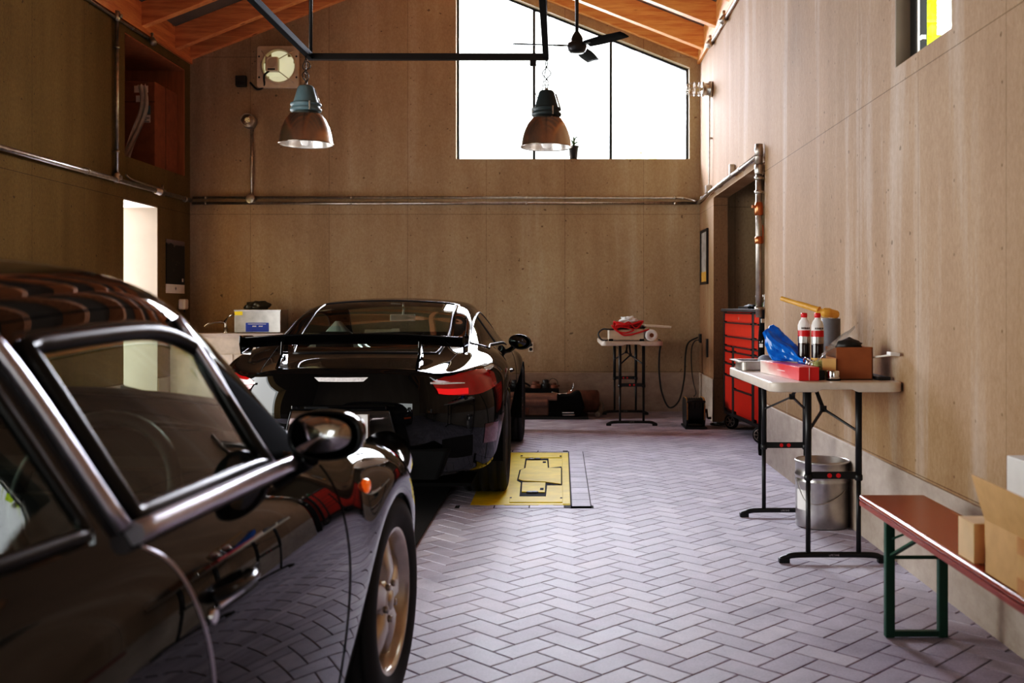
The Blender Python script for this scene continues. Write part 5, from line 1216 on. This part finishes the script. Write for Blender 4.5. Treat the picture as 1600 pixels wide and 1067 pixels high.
def tags9(g, a, b):
    if g == 'T' and b == 0 and 7 <= a <= 8: return 'side_window'
    if g == 'T' and b == 0 and a == 9: return 'pillar'
    if g == 'T' and b == 0 and 3 <= a <= 5: return 'quarter_window'
    if g == 'T' and b == 2 and a == 9: return 'windscreen'
    if g == 'T' and b == 2 and 2 <= a <= 5: return 'rear_window'
    return 'body'
K = Car(car, rows, rear, front, tags9, 3, [(('T', i, 0), ('T', i+1, 0), .35) for i in range(3, 10)])
body = K.part('body', 'body', M['dark_paint'], thick=.01)
K.part('pillar', 'front_pillar', M['pillar'], cull=lambda c: c.x < 0, thick=.02); K.part('pillar', 'front_pillar', M['pillar'], cull=lambda c: c.x > 0, thick=.02)
for tg, nm in (('side_window@R', 'side_window'), ('side_window@L', 'side_window'), ('quarter_window@R', 'quarter_window'), ('quarter_window@L', 'quarter_window'), ('windscreen', 'windscreen'), ('rear_window', 'rear_window')):
    g = K.part(tg, nm, M['car_glass'])
    lp = K.loop(tg); mb = MB(); mb.tube(lp, .017 if nm == 'side_window' else .011, 8, closed=True); lpart(mb, 'window_seal', M['gloss_trim'], g)
for s in (1, -1):
    # trim along the door sill and window frame, its bright sheen painted in
    q = [K.near((s*.778, y, .868), .012)[0] for y in [-1.585+.05*i for i in range(19)]]
    mb = MB(); mb.tube(q, .019, 8); lpart(mb, 'sill_trim', M['satin_trim'], car)
    mb = MB(); q = [K.near((s*(.770-.155*f), -1.59-.09*f, .88+.312*f), .006)[0] for f in [i/10 for i in range(11)]]; mb.tube(q, .014, 8); lpart(mb, 'pillar_trim', M['satin_trim'], car)
    mb = MB(); q = [K.near((s*(.765-.175*f), -.935-.085*f, .88+.315*f), .008)[0] for f in [i/10 for i in range(0, 11)]]; mb.tube(q, .009, 8); lpart(mb, 'pillar_trim', M['satin_trim'], car)
    K.line([(s*.80, -1.565, .86), (s*.825, -1.51, .81), (s*.857, -1.45, .66), (s*.85, -1.43, .50), (s*.845, -1.44, .38), (s*.80, -1.46, .20)], .0055, 'door_gap', M['satin_trim'], off=-.0025)  # pale tube in the gap paints the highlight on the door's rear edge
    K.line([(s*.79, -.60, .845), (s*.83, -.58, .76), (s*.85, -.56, .6), (s*.84, -.56, .4), (s*.8, -.56, .2)], .0035, 'door_gap', M['black_matte'], off=-.001)
    K.line([(s*.80, -1.46, .205), (s*.80, -1.0, .205), (s*.80, -.56, .205)], .0035, 'door_gap', M['black_matte'], off=-.001)
    # handle, repeater, mirror
    c, n_ = K.near((s*.86, -1.34, .735), 0)
    mb = MB(); mb.tube(crv([c+Vector((s*.004, -.08, 0)), c+Vector((s*.022, -.06, .004)), c+Vector((s*.028, 0, .004)), c+Vector((s*.022, .06, .002)), c+Vector((s*.004, .075, 0))], 5), .011, 10); dh = lpart(mb, 'door_handle', M['dark_paint'], car)
    mb = MB(); mb.cyl(c+Vector((-s*.01, -.085, -.03)), c+Vector((s*.012, -.085, -.03)), .014, 14); mb.box(c+Vector((s*.002, .0, -.022)), (.012, .11, .010)); lpart(mb, 'lock', M['chrome'], dh, bevel=.003)
    c, n_ = K.near((s*.85, -.30, .74), 0); 
    mb = MB(); mb.X = Matrix.Translation(c) @ Matrix.Diagonal((.012, .030, .021, 1)); mb.lathe([(1, -.6), (1, .2), (.8, .7), (.4, .95), (0, 1)], (0, 0, 0), (s, 0, 0), n=22); mb.X = None; lpart(mb, 'side_repeater', M['orange_light'], car)
    mc = Vector((s*.860, -.86, .932))
    mb = MB(); mb.X = Matrix.Translation(mc) @ Matrix.Diagonal((.084, 1, .056, 1))
    squircle(mb, [(.90, -.012), (.97, -.014), (1, 0), (1, .02), (.93, .055), (.75, .09), (.45, .115), (0, .125)]); mb.X = None
    mb.tube(crv([mc+Vector((-s*.045, .03, -.05)), mc+Vector((-s*.09, .05, -.075)), mc+Vector((-s*.135, .07, -.072))], 5), [.026]*6+[.03]*5, 12); mh = lpart(mb, 'mirror_housing', M['dark_paint'], car)
    mb = MB(); mb.X = Matrix.Translation(mc) @ Matrix.Rotation(s*.10, 4, 'Z') @ Matrix.Diagonal((.078, 1, .049, 1)); squircle(mb, [(0, -.008), (.98, -.008), (1, .004)]); mb.X = None; lpart(mb, 'mirror_glass', M['chrome'], mh)
    # lamps
    mb = MB(); mb.X = Matrix.Translation((s*.655, .52, .655)) @ Matrix.Rotation(-.55, 4, 'X') @ Matrix.Diagonal((.098, 1, .105, 1)); mb.lathe([(1, -.05), (1, .0), (.9, .03), (.5, .05), (0, .055)], (0, 0, 0), (0, 1, 0), n=30); mb.X = None; hl = lpart(mb, 'headlamp', M['chrome'], car)
    K.patch([(s*.45, .86, .44), (s*.55, .82, .44), (s*.64, .74, .44)], [(s*.45, .86, .37), (s*.55, .82, .37), (s*.64, .74, .37)], .003, 'front_indicator', M['orange_light'])
    K.patch([(s*.15, -3.2, .66), (s*.45, -3.16, .66), (s*.66, -3.05, .65)], [(s*.15, -3.22, .58), (s*.45, -3.17, .57), (s*.68, -3.05, .57)], .003, 'tail_lamp', M['red_light'])
    for y, w_, xo in ((0., .205, .718), (-2.272, .245, .745)):
        wheel(car, s*xo, y, .318, w_, .222, s, M['alloy'], 'cup'); wheel_well(car, .53, .76, y, .318, .36, s)
    seat(car, s*.36, -1.72, .28, M['interior'])
mb = MB(); mb.bb(-.70, .70, -2.9, .75, .17, .19); lpart(mb, 'floor_pan', M['black_matte'], car)
mb = MB(); mb.bb(-.66, .66, -.78, -.42, .62, .84); mb.prism([[(-.74, .82), (-.34, .875), (-.30, .86), (-.30, .55), (-.70, .6)]], lambda y, z: (-.66, y, z), (1.32, 0, 0)); lpart(mb, 'dashboard', M['interior'], car, bevel=.02)
steering(car, .36, -.92, .80)
mb = MB(); mb.bb(-.55, .55, -2.3, -2.0, .5, .82); lpart(mb, 'rear_shelf', M['interior'], car, bevel=.03)
mb = MB(); mb.box((0, -.86, 1.235), (.22, .03, .06)); mb.tube([(0, -.86, 1.25), (0, -.84, 1.31)], .01, 8); lpart(mb, 'interior_mirror', M['interior'], car, bevel=.012)
for x in (-.35, .22):
    mb = MB(); p0 = K.near((x+.33, -.40, .93), .012)[0]; p1 = K.near((x-.05, -.47, .97), .014)[0]; p2 = K.near((x-.15, -.42, .95), .012)[0]
    mb.tube([K.near(p0.lerp(p1, f/6), .016)[0] for f in range(7)], .006, 6); mb.tube([p0, p0+Vector((0, .06, 0))], .008, 6); lpart(mb, 'wiper', M['black'], car)

# ============================ black coupe with rear wing ============================
car2 = thing('sports_car', 'glossy black coupe with a fixed rear wing and red tail lamps, seen from behind', 'car', (-1.243, 6.78, 0), -math.radians(.5), 'sports cars')
rows = [
 (-.72, [(.73,.25),(.80,.42),(.815,.60),(.80,.72),(.755,.86)], [(.53,.80,-.15),(.43,.86,-.19),(0,.862,-.22)]),
 (-.47, [(.86,.24),(.885,.43),(.895,.60),(.875,.74),(.80,.90)], [(.60,.865),(.46,.875,-.1),(0,.875,-.12)]),
 (-.265,[(.895,.61),(.902,.65),(.908,.72),(.89,.82),(.80,.935)], [(.64,.915),(.52,.91),(0,.912)]),
 (0.,   [(.90,.72),(.91,.75),(.908,.795),(.888,.88),(.775,.952)], [(.63,.968),(.59,1.005),(0,1.03)]),
 (.265, [(.895,.61),(.902,.66),(.902,.75),(.88,.865),(.755,.955)], [(.615,1.06),(.578,1.112),(0,1.135)]),
 (.40,  [(.85,.21),(.88,.42),(.89,.65),(.87,.855),(.76,.945)], [(.61,1.125),(.57,1.182),(0,1.205)]),
 (.66,  [(.82,.17),(.85,.40),(.87,.64),(.86,.83),(.775,.935)], [(.605,1.183),(.56,1.242),(0,1.275)]),
 (1.0,  [(.82,.17),(.85,.40),(.865,.62),(.852,.82),(.785,.925)], [(.592,1.212),(.54,1.268),(0,1.302)]),
 (1.4,  [(.82,.17),(.85,.40),(.862,.62),(.848,.815),(.78,.915)], [(.58,1.198),(.53,1.25),(0,1.29)]),
 (1.82, [(.82,.18),(.85,.40),(.862,.62),(.845,.81),(.77,.905)], [(.735,.92,.06),(.68,.935,.1),(0,.965,.4)]),
 (2.09, [(.83,.20),(.86,.42),(.87,.62),(.85,.80),(.76,.88)], [(.63,.865),(.50,.86),(0,.87,.2)]),
 (2.22, [(.87,.60),(.878,.65),(.875,.73),(.84,.82),(.745,.865)], [(.62,.83),(.48,.815),(0,.82,.1)]),
 (2.484,[(.885,.715),(.89,.74),(.878,.785),(.835,.83),(.735,.845)], [(.60,.78),(.45,.76),(0,.765)]),
 (2.75, [(.86,.60),(.865,.65),(.85,.71),(.80,.765),(.71,.78)], [(.58,.72),(.43,.70),(0,.70)]),
 (2.87, [(.82,.25),(.84,.42),(.83,.58),(.77,.70),(.69,.73)], [(.56,.67),(.41,.65),(0,.655)]),
 (3.2,  [(.66,.20),(.70,.35),(.70,.48),(.66,.56),(.60,.60)], [(.48,.57),(.35,.56),(0,.57)]),
]
rear = {1: [(.52,-.86,.23),(.54,-.91,.42),(.55,-.925,.60),(.54,-.905,.72)], 2: [(.36,-.91,.23),(.40,-.95,.42),(.42,-.965,.60),(.43,-.94,.74)], 3: [(0,-.93,.23),(0,-.975,.42),(0,-.985,.60),(0,-.965,.745)]}
front = {1: [(.5,3.32,.18),(.5,3.38,.32),(.5,3.36,.44),(.48,3.29,.53)], 2: [(.3,3.38,.18),(.3,3.44,.32),(.3,3.42,.44),(.32,3.34,.54)], 3: [(0,3.42,.18),(0,3.48,.32),(0,3.46,.44),(0,3.37,.545)]}
def tags2(g, a, b):
    if g == 'T' and b == 0 and 6 <= a <= 8: return 'side_window'
    if g == 'T' and b == 0 and a in (3, 4, 5): return 'quarter_window'
    if g == 'T' and b == 2 and a == 8: return 'windscreen'
    if g == 'T' and b == 2 and 2 <= a <= 5: return 'rear_window'
    return 'body'
lipc = [(('T', 0, 1), ('T', 0, 2), .6), (('T', 0, 2), ('T', 0, 3), .7), (('S', 0, 4), ('T', 0, 1), .3)]
K2 = Car(car2, rows, rear, front, tags2, 3, lipc+[(('T', i, 0), ('T', i+1, 0), .3) for i in range(4, 9)])
K2.part('body', 'body', M['black_paint'], thick=.01)
for tg, nm in (('side_window@R', 'side_window'), ('side_window@L', 'side_window'), ('quarter_window@R', 'quarter_window'), ('quarter_window@L', 'quarter_window'), ('windscreen', 'windscreen'), ('rear_window', 'rear_window')):
    g = K2.part(tg, nm, M['car_glass2'])
    mb = MB(); mb.tube(K2.loop(tg), .007, 8, closed=True); lpart(mb, 'window_seal', M['gloss_trim'], g)
for s in (1, -1):
    tl = K2.patch([(s*.515, -.895, .785), (s*.58, -.86, .825), (s*.65, -.81, .858), (s*.73, -.72, .882), (s*.80, -.60, .872), (s*.845, -.48, .82)],
             [(s*.515, -.90, .775), (s*.55, -.88, .718), (s*.62, -.85, .705), (s*.70, -.80, .70), (s*.785, -.70, .705), (s*.86, -.50, .74)], .006, 'tail_lamp', M['red_light'])
    K2.patch([(s*.54, -.90, .748), (s*.62, -.87, .745), (s*.72, -.79, .745)], [(s*.55, -.9, .716), (s*.62, -.87, .708), (s*.715, -.79, .708)], .012, 'brake_bar', M['red_bright'], tl, 4)
    K2.patch([(s*.505, -.91, .786), (s*.58, -.88, .784), (s*.70, -.80, .778)], [(s*.505, -.91, .773), (s*.58, -.88, .771), (s*.70, -.80, .772)], .012, 'clear_strip', M['brake_led'], tl, 2)
    K2.patch([(s*.80, -.68, .52), (s*.84, -.60, .52), (s*.87, -.52, .52)], [(s*.80, -.68, .40), (s*.84, -.60, .40), (s*.86, -.52, .40)], .003, 'side_reflector', M['dark_red'])
    K2.line([(s*.755, -.70, .70), (s*.80, -.66, .60), (s*.81, -.64, .45), (s*.80, -.62, .3)], .003, 'bumper_gap', M['black_matte'], off=-.001)
    K2.line([(s*.86, .52, .86), (s*.875, .50, .70), (s*.87, .56, .45), (s*.83, .62, .2)], .003, 'door_gap', M['black_matte'], off=-.001)
    K2.line([(s*.83, 1.80, .85), (s*.86, 1.80, .62), (s*.85, 1.82, .4), (s*.82, 1.84, .2)], .003, 'door_gap', M['black_matte'], off=-.001)
    K2.line([(s*.50, -.86, .87), (s*.56, -.5, .88), (s*.60, -.1, .97), (s*.60, .2, 1.07), (s*.55, .6, 1.20)], .003, 'hatch_gap', M['black_matte'], off=-.001)
    c, n_ = K2.near((s*.86, .72, .75), 0); mb = MB(); mb.tube(crv([c+Vector((s*.003, -.09, 0)), c+Vector((s*.025, -.06, .003)), c+Vector((s*.028, .05, .003)), c+Vector((s*.003, .09, 0))], 5), .011, 8); lpart(mb, 'door_handle', M['black_paint'], car2)
    K2.patch([(s*.88, .36, .80), (s*.885, .42, .82), (s*.88, .50, .80)], [(s*.88, .36, .56), (s*.885, .42, .52), (s*.88, .49, .60)], .002, 'side_intake', M['black_matte'])
    mc = Vector((s*.895, 1.64, .925))
    mb = MB(); mb.X = Matrix.Translation(mc) @ Matrix.Rotation(s*.15, 4, 'Y') @ Matrix.Diagonal((.095, 1, .062, 1))
    mb.lathe([(.86, -.012), (.96, -.014), (1, 0), (1, .02), (.93, .06), (.72, .10), (.4, .125), (0, .135)], (0, 0, 0), (0, 1, 0), n=36); mb.X = None
    mb.tube(crv([mc+Vector((-s*.05, .03, -.04)), mc+Vector((-s*.10, .04, -.08)), mc+Vector((-s*.125, .05, -.10))], 5), [.02]*6+[.024]*5, 12); mh = lpart(mb, 'mirror_housing', M['black_paint'], car2)
    mb = MB(); mb.X = Matrix.Translation(mc) @ Matrix.Rotation(s*.15, 4, 'Y') @ Matrix.Rotation(s*.12, 4, 'Z') @ Matrix.Diagonal((.087, 1, .055, 1)); mb.lathe([(0, -.006), (.98, -.006), (1, .006)], (0, 0, 0), (0, 1, 0), n=36); mb.X = None; lpart(mb, 'mirror_glass', M['dark_mirror'], mh)
    for y, w_, xo in ((0., .29, .752), (2.484, .245, .765)):
        wheel(car2, s*xo, y, .343, w_, .262, s, M['dark_alloy'], 'multi'); wheel_well(car2, .56, .885, y, .343, .375, s)
    seat(car2, s*.37, 1.0, .26, M['interior'])
    K2.patch([(s*.55, 3.28, .56), (s*.65, 3.1, .62), (s*.70, 2.95, .68)], [(s*.55, 3.32, .48), (s*.66, 3.14, .52), (s*.72, 2.97, .60)], .003, 'headlamp', M['chrome'])
    # wing strut and end plate
    mb = MB(); mb.prism([[(-.82, .84), (-.60, .86), (-.58, .93), (-.58, 1.0), (-.60, 1.02), (-.68, 1.02), (-.69, .97), (-.70, .93)], [(-.75, .885), (-.635, .895), (-.635, .93), (-.66, .925)]], lambda y, z: (s*.41-.008, y, z), (.016, 0, 0)); lpart(mb, 'wing_strut', M['black_paint'], car2, bevel=.003)
# wing blade
mb = MB(); vs = []; NX = 24; prof = []
for i in range(16):
    a = 2*PI*i/16; cx_ = math.cos(a); prof.append((cx_*.12, .016*math.sin(a)*(1.2-.5*cx_)+.018*cx_*cx_-.006*cx_))
for i in range(NX+1):
    f = -1+2*i/NX; x = .655*f; dz = -.016*f**2-.018*max(0, abs(f)-.6); dy = .03*f**2
    vs += [(x+.018, -.64+dy-p[0]*(1-.12*f*f), 1.018+dz+p[1]*1.25+.2*p[0]) for p in prof]
mb.add(vs, [(i*16+k, i*16+(k+1) % 16, (i+1)*16+(k+1) % 16, (i+1)*16+k) for i in range(NX) for k in range(16)], True); wg = lpart(mb, 'rear_wing', M['black_paint'], car2)
for s in (1, -1):
    mb = MB(); mb.prism([[(-.72, .935), (-.56, .925), (-.48, .98), (-.48, 1.03), (-.52, 1.04), (-.74, 1.045), (-.75, 1.0)]], lambda y, z: (s*.66+.012, y, z), (.012, 0, 0)); lpart(mb, 'wing_end_plate', M['black_paint'], wg, bevel=.004)
# ducktail lip and third brake lamp
K2.patch([(-.155, -.95, .815), (0, -.96, .815), (.155, -.95, .815)], [(-.128, -.96, .792), (0, -.97, .792), (.128, -.96, .792)], .005, 'third_brake_lamp', M['brake_led'])
# number plate and its recess
gp = mat('gloss_recess', (.03, .025, .022), .12, coat=1.)
K2.patch([(-.275, -.98, .625), (0, -.99, .625), (.275, -.98, .625)], [(-.325, -.97, .44), (0, -.985, .44), (.325, -.97, .44)], .004, 'plate_recess', M['recess'])
for s in (1, -1): K2.line([(s*.28, -.98, .625), (s*.325, -.97, .44)], .004, 'recess_edge', M['gloss_trim'], off=.005)
mb = MB(); mb.bb(-.27, .27, -1.012, -.975, .632, .66); lpart(mb, 'plate_lamp_bar', M['black_paint'], car2, bevel=.008, seg=3)
mb = MB(); mb.box((0, -1.000, .525), (.33, .008, .165)); pl = lpart(mb, 'number_plate', M['white'], car2, bevel=.003)
mb = MB(); gy = -1.0045
for x, z, w_, h_ in ((.045, .583, .03, .006), (.06, .575, .006, .016), (.085, .58, .008, .008), (-.05, .583, .05, .006), (-.05, .572, .006, .02)): mb.box((x, gy, z), (w_, .002, h_))
lpart(mb, 'plate_marks', mat('plate_green', (.03, .16, .09), .5), pl)
# diffuser, exhaust, lower grille
mb = MB(); mb.prism([[(-.62, .40), (.62, .40), (.56, .235), (-.56, .235)]], lambda x, z: (x, -.985, z), (0, .16, 0)); df = lpart(mb, 'diffuser', M['black_matte'], car2, bevel=.02, seg=3)
for x in (-.36, -.18, .18, .36):
    mb = MB(); mb.box((x, -.99, .29), (.012, .06, .12)); lpart(mb, 'fin', M['black'], df)
for x in (-.065, .065):
    mb = MB(); mb.lathe([(.045, .12), (.045, 0), (.052, 0), (.052, .14)], (x, -1.02, .33), (0, 1, 0), n=26); lpart(mb, 'exhaust_tip', M['steel_dull'], car2)
K2.patch([(.60, -.93, .44), (.68, -.88, .45), (.76, -.78, .46)], [(.60, -.92, .33), (.68, -.86, .32), (.76, -.76, .33)], .003, 'rear_vent', M['black_matte'])
K2.patch([(-.60, -.93, .44), (-.68, -.88, .45), (-.76, -.78, .46)], [(-.60, -.92, .33), (-.68, -.86, .32), (-.76, -.76, .33)], .003, 'rear_vent', M['black_matte'])
mb = MB(); mb.bb(-.72, .72, -.7, 3.2, .15, .17); lpart(mb, 'floor_pan', M['black_matte'], car2)
mb = MB(); mb.prism([[(1.65, .84), (2.05, .90), (2.1, .55), (1.7, .6)]], lambda y, z: (-.68, y, z), (1.36, 0, 0)); lpart(mb, 'dashboard', M['interior'], car2, bevel=.02)
mb = MB(); mb.bb(-.66, .66, .12, .42, .55, .93); lpart(mb, 'rear_shelf', M['interior'], car2, bevel=.03)
steering(car2, .37, 1.5, .78)
mb = MB(); mb.box((-.05, 1.52, 1.125), (.20, .03, .055)); mb.tube([(-.05, 1.53, 1.14), (-.05, 1.57, 1.20)], .01, 8); lpart(mb, 'interior_mirror', M['silver_cloth'], car2, bevel=.012)
# silver cover thrown over the left seat
mb = MB(); vs = []; n = 28
for i in range(6):
    f = i/5
    for k in range(n):
        a = 2*PI*k/n; fold = 1+.22*math.sin(a*7)*f; vs.append((-.47+(.02+.26*f)*math.cos(a)*fold+.10*f*math.cos(a), 1.05+(.02+.2*f)*math.sin(a)*fold, 1.105-.33*f**.9))
mb.add(vs, [(i*n+k, i*n+(k+1) % n, (i+1)*n+(k+1) % n, (i+1)*n+k) for i in range(5) for k in range(n)], False); lpart(mb, 'seat_cover', M['silver_cloth'], car2)
# ------------------------------------------------------------------ light
sc = bpy.context.scene
W = bpy.data.worlds.new('overcast'); sc.world = W; W.use_nodes = True; t = W.node_tree; bg = t.nodes['Background']
tc = t.nodes.new('ShaderNodeTexCoord'); sp = t.nodes.new('ShaderNodeSeparateXYZ'); rp = t.nodes.new('ShaderNodeValToRGB')
t.links.new(tc.outputs['Generated'], sp.inputs[0]); t.links.new(sp.outputs[2], rp.inputs[0]); t.links.new(rp.outputs[0], bg.inputs[0])
e = rp.color_ramp.elements; e[0].position = 0.; e[0].color = (.80, .84, .80, 1); e[1].position = .45; e[1].color = (.92, .96, 1., 1)
bg.inputs[1].default_value = 3.2
def area(name, loc, rot, sx, sy, power, col):
    l = bpy.data.lights.new(name, 'AREA'); l.shape = 'RECTANGLE'; l.size = sx; l.size_y = sy; l.energy = power; l.color = col
    o = bpy.data.objects.new(name, l); C.objects.link(o); o.location = loc; o.rotation_euler = rot; return o
area('daylight_left_door', (XL-.45, 3.6, 1.35), (0, -PI/2, 0), 2.3, 5.6, 140, (1., .97, .94))
area('daylight_gable', (-.1, YB+2.0, 4.55), (-PI/2+.45, 0, 0), 3.8, 1.9, 1050, (.86, .87, 1.))
area('daylight_doorway', (XL-1.15, 10.95, 1.45), (0, -PI/2+.1, -.6), 2.2, 1.3, 420, (.97, .97, 1.))
cam = bpy.data.cameras.new('camera'); co = bpy.data.objects.new('camera', cam); C.objects.link(co); sc.camera = co
co.location = (0, 0, CAMZ); co.rotation_euler = (PI/2, 0, 0); cam.sensor_width = 36; cam.lens = 36
cam.shift_x = -76/1600; cam.shift_y = -55.5/1600; cam.clip_start = .02
cam.dof.use_dof = True; cam.dof.focus_distance = 7.2; cam.dof.aperture_fstop = 3.4
sc.view_settings.view_transform = 'Standard'; sc.view_settings.look = 'None'; sc.view_settings.exposure = .55
# gentle photographic contrast, the same for the whole frame
vs_ = sc.view_settings; vs_.use_curve_mapping = True; cm = vs_.curve_mapping; cm.use_clip = False; cm.extend = 'EXTRAPOLATED'; cv = cm.curves[3]
for x_, y_ in ((.02, .0095), (.05, .035), (.11, .108), (.3, .31)): cv.points.new(x_, y_)
cm.update(); vs_.exposure = .6
